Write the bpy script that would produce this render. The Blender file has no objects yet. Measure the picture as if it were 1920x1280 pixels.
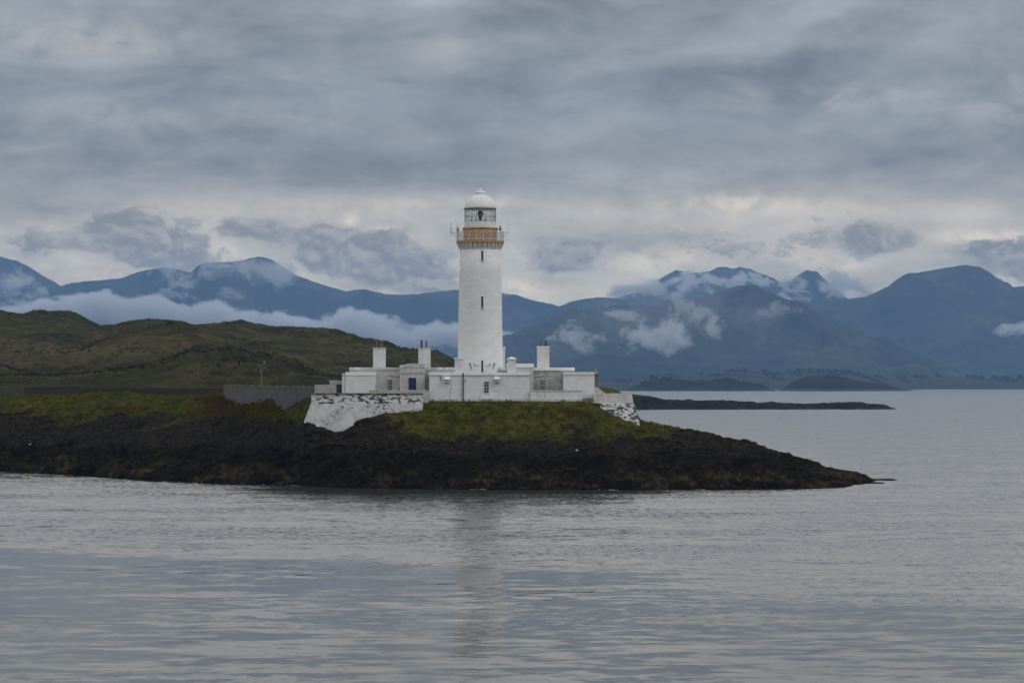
import bpy, bmesh, math, random
import numpy as np
from math import pi, sin, cos, radians, atan2, sqrt
random.seed(7)
rng = np.random.default_rng(11)

# ------------------------------------------------------------------ scene frame
F = 4560.0          # focal length in pixels of the 1920 wide photograph
H = 11.7            # eye height above the sea
HOR = 722.0         # horizon row
scene = bpy.context.scene
COL = scene.collection

def X_(px, Y): return (px - 960.0) * Y / F
def Z_(py, Y): return H - (py - HOR) * Y / F
def P(px, py, Y): return (X_(px, Y), Y, Z_(py, Y))

cam_d = bpy.data.cameras.new("camera")
cam = bpy.data.objects.new("camera", cam_d); COL.objects.link(cam)
cam.location = (0, 0, H); cam.rotation_euler = (radians(90), 0, 0)
cam_d.sensor_width = 36.0; cam_d.lens = 36.0 * F / 1920.0
cam_d.shift_y = (HOR - 640.0) / 1920.0
cam_d.clip_start = 0.5; cam_d.clip_end = 120000.0
scene.camera = cam

# ------------------------------------------------------------------ numpy noise
_perm = rng.permutation(256); _perm = np.concatenate([_perm, _perm, _perm])
_ga = rng.uniform(0, 2 * pi, 256)
def perlin(x, y):
    xi = np.floor(x).astype(int); yi = np.floor(y).astype(int)
    xf = x - xi; yf = y - yi
    u = xf * xf * xf * (xf * (xf * 6 - 15) + 10); v = yf * yf * yf * (yf * (yf * 6 - 15) + 10)
    def g(ix, iy, dx, dy):
        a = _ga[_perm[_perm[ix & 255] + (iy & 255)] & 255]
        return np.cos(a) * dx + np.sin(a) * dy
    n00 = g(xi, yi, xf, yf); n10 = g(xi + 1, yi, xf - 1, yf)
    n01 = g(xi, yi + 1, xf, yf - 1); n11 = g(xi + 1, yi + 1, xf - 1, yf - 1)
    return (n00 + u * (n10 - n00)) * (1 - v) + (n01 + u * (n11 - n01)) * v
def fbm(x, y, o=4, gain=.5):
    s = 0; a = 1; f = 1
    for k in range(o):
        s = s + a * perlin(x * f + 17.3 * k, y * f - 9.1 * k); a *= gain; f *= 2.03
    return s
def ridged(x, y, o=4, gain=.5):
    s = 0; a = 1; f = 1
    for k in range(o):
        s = s + a * (1 - 2.2 * np.abs(perlin(x * f + 5.7 * k, y * f + 13.9 * k))); a *= gain; f *= 2.07
    return s - 0.7
def smooth01(t): t = np.clip(t, 0, 1); return t * t * (3 - 2 * t)

# ------------------------------------------------------------------ object helpers
def tag(o, label=None, cat=None, group=None, kind=None):
    if label: o['label'] = label
    if cat: o['category'] = cat
    if group: o['group'] = group
    if kind: o['kind'] = kind
    return o

def empty(name, loc, label, cat, group=None):
    o = bpy.data.objects.new(name, None); COL.objects.link(o)
    o.location = loc; o['org'] = loc
    o.empty_display_size = 1.0
    tag(o, label, cat, group, 'thing')
    return o

def origin(o):
    v = np.zeros(3)
    while o is not None:
        v = v + np.array(o.location); o = o.parent
    return v

def mesh_obj(name, verts, faces, mat, parent=None, smooth=False, at=None):
    me = bpy.data.meshes.new(name)
    v = np.asarray(verts, dtype=float)
    org = origin(parent) if parent is not None else (np.array(at, float) if at is not None else np.zeros(3))
    v = v - org
    me.from_pydata([tuple(p) for p in v], [], [tuple(f) for f in faces])
    me.materials.append(mat)
    if smooth:
        me.polygons.foreach_set('use_smooth', [True] * len(me.polygons))
    me.update()
    o = bpy.data.objects.new(name, me); COL.objects.link(o)
    if parent is not None: o.parent = parent
    elif at is not None: o.location = at
    return o

def grid_obj(name, V, mat, smooth=True, attrs=None):
    """V: (nu, nv, 3) array of points -> one sheet"""
    nu, nv, _ = V.shape
    me = bpy.data.meshes.new(name)
    idx = np.arange(nu * nv).reshape(nu, nv)
    q = np.stack([idx[:-1, :-1], idx[1:, :-1], idx[1:, 1:], idx[:-1, 1:]], -1).reshape(-1, 4)
    me.vertices.add(nu * nv); me.vertices.foreach_set('co', V.reshape(-1).astype(np.float32))
    me.loops.add(q.size); me.loops.foreach_set('vertex_index', q.reshape(-1).astype(np.int32))
    me.polygons.add(len(q)); me.polygons.foreach_set('loop_start', (np.arange(len(q)) * 4).astype(np.int32))
    me.polygons.foreach_set('loop_total', np.full(len(q), 4, dtype=np.int32))
    me.polygons.foreach_set('use_smooth', np.full(len(q), smooth))
    me.update(calc_edges=True); me.validate()
    for k, a in (attrs or {}).items():
        at = me.attributes.new(k, 'FLOAT', 'POINT'); at.data.foreach_set('value', a.reshape(-1).astype(np.float32))
    me.materials.append(mat)
    o = bpy.data.objects.new(name, me); COL.objects.link(o)
    return o

class MB:
    def __init__(s): s.v = []; s.f = []
    def add(s, vs, fs):
        n = len(s.v); s.v += [tuple(p) for p in vs]; s.f += [tuple(i + n for i in f) for f in fs]; return s
    def box(s, x0, x1, y0, y1, z0, z1, bev=0.0):
        if bev <= 0:
            vs = [(x, y, z) for z in (z0, z1) for y in (y0, y1) for x in (x0, x1)]
            return s.add(vs, [(0, 2, 3, 1), (4, 5, 7, 6), (0, 1, 5, 4), (1, 3, 7, 5), (3, 2, 6, 7), (2, 0, 4, 6)])
        bm = bmesh.new(); bmesh.ops.create_cube(bm, size=1)
        for v in bm.verts:
            v.co = ((x0 + x1) / 2 + v.co.x * (x1 - x0), (y0 + y1) / 2 + v.co.y * (y1 - y0), (z0 + z1) / 2 + v.co.z * (z1 - z0))
        bmesh.ops.bevel(bm, geom=bm.edges[:], offset=bev, segments=2, affect='EDGES', profile=.5)
        bm.verts.ensure_lookup_table()
        r = s.add([v.co[:] for v in bm.verts], [[v.index for v in f.verts] for f in bm.faces]); bm.free(); return r
    def tube(s, pts, r, n=8, cap=True):
        pts = [np.array(p, float) for p in pts]; rr = r if hasattr(r, '__len__') else [r] * len(pts)
        vs = []; fs = []
        for i, p in enumerate(pts):
            d = (pts[min(i + 1, len(pts) - 1)] - pts[max(i - 1, 0)]); d = d / (np.linalg.norm(d) + 1e-9)
            up = np.array((0, 0, 1.)) if abs(d[2]) < .9 else np.array((1., 0, 0))
            a = np.cross(d, up); a /= np.linalg.norm(a); b = np.cross(d, a)
            for k in range(n):
                t = 2 * pi * k / n; vs.append(p + rr[i] * (a * cos(t) + b * sin(t)))
        for i in range(len(pts) - 1):
            for k in range(n):
                fs.append((i * n + k, i * n + (k + 1) % n, (i + 1) * n + (k + 1) % n, (i + 1) * n + k))
        if cap:
            fs.append(tuple(range(n))[::-1]); m = (len(pts) - 1) * n; fs.append(tuple(range(m, m + n)))
        return s.add(vs, fs)
    def lathe(s, prof, cx, cy, n=64, closed=False):
        vs = []; fs = []
        for r, z in prof:
            for k in range(n):
                t = 2 * pi * k / n; vs.append((cx + r * cos(t), cy + r * sin(t), z))
        m = len(prof)
        for i in range(m - 1 + (1 if closed else 0)):
            j = (i + 1) % m
            for k in range(n):
                fs.append((i * n + k, i * n + (k + 1) % n, j * n + (k + 1) % n, j * n + k))
        if not closed:
            if prof[0][0] > 1e-4: fs.append(tuple(range(n))[::-1])
            if prof[-1][0] > 1e-4: fs.append(tuple(range((m - 1) * n, m * n)))
        return s.add(vs, fs)
    def prism(s, poly0, z0, poly1=None, z1=None):
        """poly0 bottom ring, poly1 top ring (x,y)"""
        n = len(poly0); poly1 = poly1 or poly0
        vs = [(x, y, z0) for x, y in poly0] + [(x, y, z1) for x, y in poly1]
        fs = [tuple(range(n))[::-1], tuple(range(n, 2 * n))] + [(k, (k + 1) % n, n + (k + 1) % n, n + k) for k in range(n)]
        return s.add(vs, fs)
    def sphere(s, c, r, n=12, m=8, sq=(1, 1, 1)):
        vs = []; fs = []
        for i in range(m + 1):
            th = pi * i / m
            for k in range(n):
                t = 2 * pi * k / n
                vs.append((c[0] + r * sq[0] * sin(th) * cos(t), c[1] + r * sq[1] * sin(th) * sin(t), c[2] - r * sq[2] * cos(th)))
        for i in range(m):
            for k in range(n): fs.append((i * n + k, i * n + (k + 1) % n, (i + 1) * n + (k + 1) % n, (i + 1) * n + k))
        return s.add(vs, fs)
    def build(s, name, mat, parent=None, smooth=False, at=None):
        o = mesh_obj(name, s.v, s.f, mat, parent, smooth, at)
        return o

# ------------------------------------------------------------------ node helpers
class G:
    def __init__(s, tree): s.t = tree; s.t.nodes.clear()
    def n(s, typ, **kw):
        nd = s.t.nodes.new(typ)
        for k, v in kw.items(): setattr(nd, k, v)
        return nd
    def put(s, sock, v):
        if isinstance(v, bpy.types.NodeSocket): s.t.links.new(v, sock)
        elif v is not None:
            if hasattr(sock.default_value, '__len__') and not hasattr(v, '__len__'): v = (v, v, v)
            if hasattr(sock.default_value, '__len__') and len(sock.default_value) == 4 and len(v) == 3: v = tuple(v) + (1,)
            sock.default_value = v
    def m(s, op, a, b=None, c=None, clamp=False):
        nd = s.n('ShaderNodeMath', operation=op, use_clamp=clamp)
        for i, v in enumerate((a, b, c)):
            if v is not None: s.put(nd.inputs[i], v)
        return nd.outputs[0]
    def v(s, op, a, b=None, scale=None):
        nd = s.n('ShaderNodeVectorMath', operation=op)
        s.put(nd.inputs[0], a)
        if b is not None: s.put(nd.inputs[1], b)
        if scale is not None: s.put(nd.inputs['Scale'], scale)
        return nd.outputs[0]
    def xyz(s, a):
        nd = s.n('ShaderNodeSeparateXYZ'); s.put(nd.inputs[0], a); return nd.outputs
    def comb(s, x, y, z):
        nd = s.n('ShaderNodeCombineXYZ')
        for i, q in enumerate((x, y, z)): s.put(nd.inputs[i], q)
        return nd.outputs[0]
    def noise(s, vec, scale=1, detail=4, rough=.5, dist=0, col=False, dim='3D'):
        nd = s.n('ShaderNodeTexNoise', noise_dimensions=dim); s.put(nd.inputs['Vector'], vec)
        s.put(nd.inputs['Scale'], scale); s.put(nd.inputs['Detail'], detail)
        s.put(nd.inputs['Roughness'], rough); s.put(nd.inputs['Distortion'], dist)
        return nd.outputs['Color' if col else 'Fac']
    def mix(s, f, a, b, typ='MIX'):
        nd = s.n('ShaderNodeMix', data_type='RGBA', blend_type=typ); nd.clamp_factor = True
        s.put(nd.inputs[0], f); s.put(nd.inputs[6], a); s.put(nd.inputs[7], b)
        return nd.outputs[2]
    def ramp(s, f, stops, interp='LINEAR'):
        nd = s.n('ShaderNodeValToRGB'); r = nd.color_ramp; r.interpolation = interp
        while len(r.elements) < len(stops): r.elements.new(.5)
        for e, (p, c) in zip(r.elements, stops):
            e.position = p
            e.color = (c, c, c, 1) if not hasattr(c, '__len__') else tuple(c) + (1,)
        s.put(nd.inputs[0], f); return nd.outputs[0]
    def rng(s, x, a, b, c=0, d=1, smooth=True):
        nd = s.n('ShaderNodeMapRange', interpolation_type='SMOOTHSTEP' if smooth else 'LINEAR'); nd.clamp = True
        for i, q in enumerate((x, a, b, c, d)): s.put(nd.inputs[i], q)
        return nd.outputs[0]
    def pos(s): return s.n('ShaderNodeNewGeometry').outputs['Position']
    def attr(s, name):
        nd = s.n('ShaderNodeAttribute'); nd.attribute_name = name; return nd.outputs['Fac']

def mat_new(name):
    m = bpy.data.materials.new(name); m.use_nodes = True
    return m, G(m.node_tree)

def principled(g, col, rough=.8, spec=.3, bump=None, bstr=.3, bdist=.05, **kw):
    p = g.n('ShaderNodeBsdfPrincipled')
    g.put(p.inputs['Base Color'], col); g.put(p.inputs['Roughness'], rough)
    g.put(p.inputs['Specular IOR Level'], spec)
    for k, v in kw.items(): g.put(p.inputs[k], v)
    if bump is not None:
        b = g.n('ShaderNodeBump'); g.put(b.inputs['Height'], bump); g.put(b.inputs['Strength'], bstr); g.put(b.inputs['Distance'], bdist)
        g.t.links.new(b.outputs[0], p.inputs['Normal'])
    o = g.n('ShaderNodeOutputMaterial'); g.t.links.new(p.outputs[0], o.inputs['Surface'])
    return p

def flat_mat(name, col, rough=.7, spec=.3, var=.12, scale=2.0, metallic=0):
    m, g = mat_new(name)
    n = g.noise(g.pos(), scale, 4, .6)
    c = g.mix(g.rng(n, .3, .7), [q * (1 - var) for q in col], [min(1, q * (1 + var)) for q in col])
    principled(g, c, rough, spec, Metallic=metallic)
    return m

def masonry(name, col, joint, stain, courses=.36, length=.85, stain_amt=.3, cyl=None, jw=.02, mottled=0, peel=None, joint_vis=.5):
    """painted stone: courses with faint joints, weather stains, paint that has come off"""
    m, g = mat_new(name)
    p = g.pos(); x, y, z = g.xyz(p)
    if cyl:
        a = g.m('ARCTAN2', g.m('SUBTRACT', x, cyl[0]), g.m('SUBTRACT', y, cyl[1]))
        u = g.m('MULTIPLY', a, cyl[2])
    else:
        u = g.m('ADD', x, g.m('MULTIPLY', y, .83))
    b = g.n('ShaderNodeTexBrick', offset=.5); g.put(b.inputs['Vector'], g.comb(u, z, 0))
    g.put(b.inputs['Scale'], 1.0); g.put(b.inputs['Mortar Size'], jw); g.put(b.inputs['Mortar Smooth'], .6)
    g.put(b.inputs['Brick Width'], length); g.put(b.inputs['Row Height'], courses); g.put(b.inputs['Bias'], 0.0)
    g.put(b.inputs['Color1'], (1, 1, 1)); g.put(b.inputs['Color2'], (.9, .9, .9)); g.put(b.inputs['Mortar'], (1, 1, 1))
    nj = g.noise(p, 1.3, 4, .6)
    jf = g.m('MULTIPLY', b.outputs['Fac'], g.rng(nj, .42, .66, .1, 1), clamp=True)
    c = g.mix(1.0, col, b.outputs['Color'], 'MULTIPLY')
    # broad stains + downward streaks
    st = g.noise(g.comb(g.m('MULTIPLY', u, 1.2), g.m('MULTIPLY', z, .35), g.m('MULTIPLY', y, .3)), 1.0, 6, .62)
    c = g.mix(g.m('MULTIPLY', g.rng(st, .45, .75), stain_amt), c, stain)
    if mottled:
        mo = g.noise(p, .75, 5, .65, .6)
        c = g.mix(g.m('MULTIPLY', g.rng(mo, .4, .68), mottled), c, stain)
    c = g.mix(g.m('MULTIPLY', jf, joint_vis), c, joint)
    if peel:
        pn = g.noise(g.comb(g.m('MULTIPLY', u, peel[0]), g.m('MULTIPLY', z, peel[1]), 0), 1.0, 5, .62, .4)
        big = g.noise(p, .35, 3, .5)
        thr = g.m('ADD', peel[2], g.m('MULTIPLY', g.m('SUBTRACT', big, .5), -peel[4]))
        c = g.mix(g.rng(g.m('SUBTRACT', pn, thr), 0, .05), c, peel[3])
    hgt = g.m('ADD', g.m('MULTIPLY', b.outputs['Fac'], -.6), g.m('MULTIPLY', g.noise(p, 5, 5, .6), .7))
    principled(g, c, .75, .25, hgt, .55, .04)
    return m

TX, TY = X_(900.5, 300), 300.0       # tower axis

M = {}
M['tower'] = masonry('white_painted_tower_stone', (.84, .84, .83), (.45, .45, .44), (.66, .67, .66), .42, 1.0, .3, cyl=(TX, TY, 2.7), joint_vis=.45)
M['white'] = masonry('white_painted_masonry', (.80, .81, .82), (.34, .34, .34), (.58, .58, .56), .34, .8, .35, joint_vis=.5)
M['bright'] = flat_mat('fresh_white_coping', (.84, .85, .86), .6, .3, .05)
M['greywall'] = masonry('weathered_limewash', (.65, .64, .63), (.34, .34, .33), (.36, .355, .34), .33, .7, .6, mottled=.35, joint_vis=.35)
M['patchwall'] = masonry('blotched_limewash', (.55, .55, .53), (.3, .3, .29), (.235, .235, .22), .33, .7, .55, mottled=.85, joint_vis=.35)
M['coping_old'] = flat_mat('weathered_coping_stone', (.52, .52, .5), .8, .2, .3, 1.3)
M['chimney'] = masonry('chimney_render', (.72, .72, .715), (.5, .5, .5), (.48, .48, .46), .4, .9, .5, joint_vis=.25)
M['retain_top'] = masonry('peeling_limewash_band', (.7, .7, .7), (.1, .1, .1), (.45, .45, .45), .3, .6, .4, peel=(1.5, 3.4, .5, (.06, .062, .06), .35), joint_vis=.3)
M['retain_low'] = masonry('peeling_limewash_batter', (.60, .605, .61), (.12, .12, .12), (.30, .30, .30), .28, .5, .75, mottled=.55, peel=(2.6, 5.2, .60, (.12, .12, .118), .5), joint_vis=.45)
M['retain_right'] = masonry('limewash_over_rubble', (.60, .60, .56), (.26, .26, .24), (.34, .34, .30), .3, .6, .7, mottled=.6, joint_vis=.3)
M['harl'] = masonry('grey_harled_wall', (.135, .135, .143), (.10, .10, .10), (.085, .085, .09), 2.0, 3.0, .8, mottled=.4, joint_vis=.2)
M['moss_coping'] = flat_mat('mossy_coping_stones', (.17, .16, .10), .9, .1, .5, 2.2)
M['drystone'] = masonry('dark_drystone', (.05, .048, .04), (.015, .015, .015), (.03, .032, .02), .25, .5, .5, mottled=.4, jw=.04)
M['drystone_grey'] = masonry('grey_drystone', (.09, .088, .08), (.04, .04, .04), (.05, .052, .04), .25, .5, .5, mottled=.4)
M['rubble'] = masonry('pale_rubble_stone', (.55, .54, .51), (.2, .2, .19), (.34, .33, .3), .3, .55, .5, mottled=.5, joint_vis=.6)
M['sandstone'] = flat_mat('sandstone', (.36, .27, .17), .85, .2, .35, 2.5)
M['ochre'] = flat_mat('ochre_paint', (.44, .27, .095), .6, .3, .18, 1.6)
M['ochre_dark'] = flat_mat('ochre_watchroom_paint', (.40, .235, .11), .7, .25, .2, 1.2)
M['corbel'] = flat_mat('grey_painted_corbel', (.58, .59, .58), .75, .2, .15, 2)
M['rail'] = flat_mat('white_painted_iron', (.66, .66, .64), .5, .4, .1)
M['dome'] = flat_mat('white_dome_paint', (.83, .83, .84), .38, .45, .03, .8)
M['lantern_white'] = flat_mat('white_lantern_panel', (.74, .75, .76), .5, .4, .06)
M['bar'] = flat_mat('grey_glazing_bar', (.20, .20, .20), .5, .4, .1)
M['dark'] = flat_mat('dark_slit_glass', (.02, .022, .025), .25, .5, .2)
M['pane'] = flat_mat('dark_window_pane', (.025, .028, .03), .12, .5, .2)
M['frame'] = flat_mat('white_sash_frame', (.6, .6, .58), .6, .3, .08)
M['sill'] = flat_mat('stone_sill', (.6, .6, .59), .75, .2, .15)
M['blue'] = flat_mat('navy_blue_door_paint', (.007, .026, .065), .4, .4, .15)
M['pipe'] = flat_mat('black_iron_pipe', (.025, .025, .027), .5, .4, .2)
M['greypipe'] = flat_mat('grey_plastic_pipe', (.2, .2, .2), .6, .3, .1)
M['terracotta'] = flat_mat('terracotta_pot', (.20, .125, .075), .85, .2, .3, 4)
M['buffpot'] = flat_mat('buff_chimney_pot', (.17, .165, .155), .85, .2, .3, 4)
M['soot'] = flat_mat('sooty_brown_pot', (.085, .06, .05), .9, .15, .3, 4)
M['steel'] = flat_mat('galvanised_steel', (.34, .35, .36), .45, .4, .1, metallic=.5)
M['lamp_grey'] = flat_mat('grey_lamp_housing', (.42, .43, .42), .5, .4, .1)
M['turbine'] = flat_mat('pale_turbine_paint', (.17, .175, .18), .5, .4, .1)
M['gull'] = flat_mat('gull_white_feathers', (.8, .8, .8), .8, .2, .05)
M['gullback'] = flat_mat('gull_grey_feathers', (.3, .31, .33), .8, .2, .05)
M['timber'] = flat_mat('grey_timber', (.1, .09, .08), .9, .1, .2)
M['brass'] = flat_mat('bronze_lens_frame', (.06, .055, .045), .4, .5, .2)

def glass_mat():
    m, g = mat_new('lantern_glass')
    t = g.n('ShaderNodeBsdfTransparent'); g.put(t.inputs[0], (.93, .95, .95))
    gl = g.n('ShaderNodeBsdfGlossy'); g.put(gl.inputs['Roughness'], .03)
    fr = g.n('ShaderNodeFresnel'); g.put(fr.inputs['IOR'], 1.45)
    mx = g.n('ShaderNodeMixShader'); g.put(mx.inputs[0], g.m('MINIMUM', fr.outputs[0], .2))
    g.t.links.new(t.outputs[0], mx.inputs[1]); g.t.links.new(gl.outputs[0], mx.inputs[2])
    o = g.n('ShaderNodeOutputMaterial'); g.t.links.new(mx.outputs[0], o.inputs[0]); return m
M['glass'] = glass_mat()

# ------------------------------------------------------------------ ground materials
def island_mat():
    m, g = mat_new('island_ground')
    p = g.pos(); x, y, z = g.xyz(p)
    gr = g.attr('grass')
    n1 = g.noise(p, .9, 6, .65); n2 = g.noise(p, .22, 4, .6); n3 = g.noise(p, 4.5, 4, .7)
    grass = g.ramp(n1, [(.25, (.020, .024, .004)), (.42, (.068, .074, .011)), (.58, (.135, .132, .021)), (.78, (.20, .175, .048))])
    grass = g.mix(g.rng(n2, .5, .68), grass, (.036, .054, .010))
    grass = g.mix(g.m('MULTIPLY', g.rng(n3, .55, .75), .5), grass, (.018, .02, .008))
    br = g.attr('bracken')
    grass = g.mix(g.m('MULTIPLY', br, g.m('MULTIPLY', g.rng(n1, .42, .6), g.rng(g.noise(p, .45, 4, .6), .42, .58))), grass, (.105, .062, .021))
    rock = g.ramp(g.noise(p, 1.6, 7, .7, .4), [(.28, (.0036, .0028, .0018)), (.46, (.0125, .0098, .0064)), (.6, (.028, .0225, .0155)), (.74, (.062, .052, .038)), (.85, (.10, .088, .068))])
    lich = g.rng(g.noise(p, 3.0, 5, .7), .6, .75)
    rock = g.mix(g.m('MULTIPLY', lich, .45), rock, (.05, .048, .041))
    big = g.noise(p, .16, 5, .65, .5)
    rock = g.mix(g.m('MULTIPLY', g.rng(big, .5, .64), .65), rock, (.0055, .0049, .004))
    moss = g.m('MULTIPLY', g.rng(g.m('ADD', g.noise(p, .5, 6, .7), g.m('MULTIPLY', g.rng(z, 3.5, 8.5), .10)), .52, .68), .85)
    rock = g.mix(moss, rock, (.034, .031, .010))
    zl = g.m('ADD', z, g.m('MULTIPLY', g.m('SUBTRACT', g.noise(p, .3, 5, .65), .5), 5.0))
    pale = g.ramp(g.noise(p, 2.1, 8, .74, .5), [(.3, (.014, .0112, .0078)), (.47, (.043, .0345, .024)), (.6, (.085, .070, .050)), (.78, (.18, .156, .118))])
    rock = g.mix(g.m('MULTIPLY', g.rng(zl, 3.0, 4.6), .75), rock, pale)
    along = g.m('ADD', g.m('MULTIPLY', x, .9), g.m('MULTIPLY', y, .45)); across = g.m('SUBTRACT', g.m('MULTIPLY', y, .9), g.m('MULTIPLY', x, .45))
    strat = g.noise(g.comb(g.m('MULTIPLY', along, .16), g.m('MULTIPLY', across, 1.0), g.m('MULTIPLY', z, 1.5)), 1.0, 7, .7, .5)
    rock = g.mix(1.0, rock, g.ramp(strat, [(.34, .35), (.5, .85), (.62, 1.0)]), 'MULTIPLY')
    rock = g.mix(g.m('MULTIPLY', g.rng(strat, .56, .72), .55), rock, (.075, .068, .055))
    # weed-covered band above the waterline
    zz = g.m('ADD', z, g.m('MULTIPLY', g.m('SUBTRACT', n2, .5), 4.5))
    weed = g.ramp(g.noise(p, 1.2, 6, .7), [(.3, (.006, .0045, .002)), (.45, (.028, .0215, .009)), (.58, (.08, .062, .025)), (.74, (.17, .135, .065))])
    band = g.m('MULTIPLY', g.rng(zz, 2.6, 1.4), g.rng(g.noise(p, .16, 6, .7), .45, .56))
    rock = g.mix(band, rock, weed)
    # black wet foot
    rock = g.mix(g.m('MULTIPLY', g.rng(zz, .55, .1), .8), rock, (.004, .0035, .0025))
    edge = g.m('ADD', gr, g.m('ADD', g.m('MULTIPLY', g.m('SUBTRACT', g.noise(p, .7, 6, .7), .5), 1.5), g.m('MULTIPLY', g.m('SUBTRACT', g.noise(p, 2.6, 6, .75), .5), 1.2)))
    f = g.rng(edge, .34, .76)
    c = g.mix(f, rock, grass)
    hb = g.m('ADD', g.noise(p, 2.2, 9, .78), g.m('MULTIPLY', g.noise(p, 7, 5, .75), .6))
    principled(g, c, .9, g.mix(f, .1, .12), hb, 1.0, .5)
    return m

def hill_mat():
    m, g = mat_new('moorland_hill')
    p = g.pos(); x, y, z = g.xyz(p)
    n1 = g.noise(p, .06, 7, .65, .5); n2 = g.noise(p, .35, 6, .7); n3 = g.noise(p, .02, 4, .6)
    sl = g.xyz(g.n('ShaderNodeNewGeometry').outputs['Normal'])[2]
    c = g.ramp(n1, [(.3, (.011, .013, .005)), (.44, (.032, .033, .011)), (.56, (.062, .056, .019)), (.72, (.125, .097, .040))])
    c = g.mix(g.m('MULTIPLY', g.rng(n3, .5, .64), .7), c, (.028, .036, .011))
    c = g.mix(g.m('MULTIPLY', g.rng(n2, .5, .68), .7), c, (.009, .009, .005))
    n4 = g.noise(g.comb(x, g.m('MULTIPLY', y, .45), z), .11, 6, .62, .8)
    c = g.mix(g.m('MULTIPLY', g.rng(n4, .54, .62), .5), c, (.011, .011, .006))
    c = g.mix(g.m('MULTIPLY', g.rng(n4, .44, .36), .55), c, (.088, .078, .03))
    c = g.mix(g.m('MULTIPLY', g.attr('dry'), g.rng(n2, .65, .4)), c, (.12, .092, .05))
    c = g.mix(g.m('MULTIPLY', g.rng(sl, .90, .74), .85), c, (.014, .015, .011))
    hb = g.m('ADD', g.noise(p, .5, 8, .72), g.m('MULTIPLY', n1, .6))
    principled(g, c, .95, .1, hb, .9, 1.2)
    return m

def mountain_mat(name, a, b):
    m, g = mat_new(name)
    p = g.pos()
    n = g.noise(p, .0035, 9, .66, .6); n2 = g.noise(p, .0009, 4, .6)
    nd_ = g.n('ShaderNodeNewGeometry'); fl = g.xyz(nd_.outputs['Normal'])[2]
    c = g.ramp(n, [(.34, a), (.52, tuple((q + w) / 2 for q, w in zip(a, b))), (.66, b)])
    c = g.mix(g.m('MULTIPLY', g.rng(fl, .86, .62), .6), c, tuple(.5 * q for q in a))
    c = g.mix(g.m('MULTIPLY', g.rng(n2, .5, .62), .5), c, tuple(.6 * q for q in a))
    principled(g, c, .95, .1, g.noise(p, .006, 9, .7), .9, 60)
    return m

def skerry_mat():
    m, g = mat_new('dark_skerry_rock')
    p = g.pos(); x, y, z = g.xyz(p)
    n = g.noise(p, .25, 7, .68)
    c = g.ramp(n, [(.3, (.003, .003, .003)), (.5, (.008, .0075, .0065)), (.75, (.025, .023, .02))])
    c = g.mix(g.m('MULTIPLY', g.rng(z, 2.2, .6), g.rng(g.noise(p, .12, 4, .6), .4, .6)), c, (.022, .014, .009))
    c = g.mix(g.m('MULTIPLY', g.rng(z, 4.5, 7), .8), c, (.022, .026, .012))
    principled(g, c, .9, .15, n, .8, 1.0); return m

def islet_mat(name, a, b, shore):
    m, g = mat_new(name)
    p = g.pos(); x, y, z = g.xyz(p)
    n = g.noise(p, .02, 7, .68)
    c = g.ramp(n, [(.3, a), (.7, b)])
    c = g.mix(g.rng(g.m('ADD', z, g.m('MULTIPLY', n, 8)), 10, 6), c, shore)
    principled(g, c, .95, .1, n, .9, 8); return m

def foliage_mat(name, a, b, sc=.4):
    m, g = mat_new(name)
    c = g.ramp(g.noise(g.pos(), sc, 5, .7), [(.3, a), (.7, b)])
    principled(g, c, .9, .15); return m

M['island'] = island_mat(); M['hill'] = hill_mat(); M['skerry'] = skerry_mat()

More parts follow.
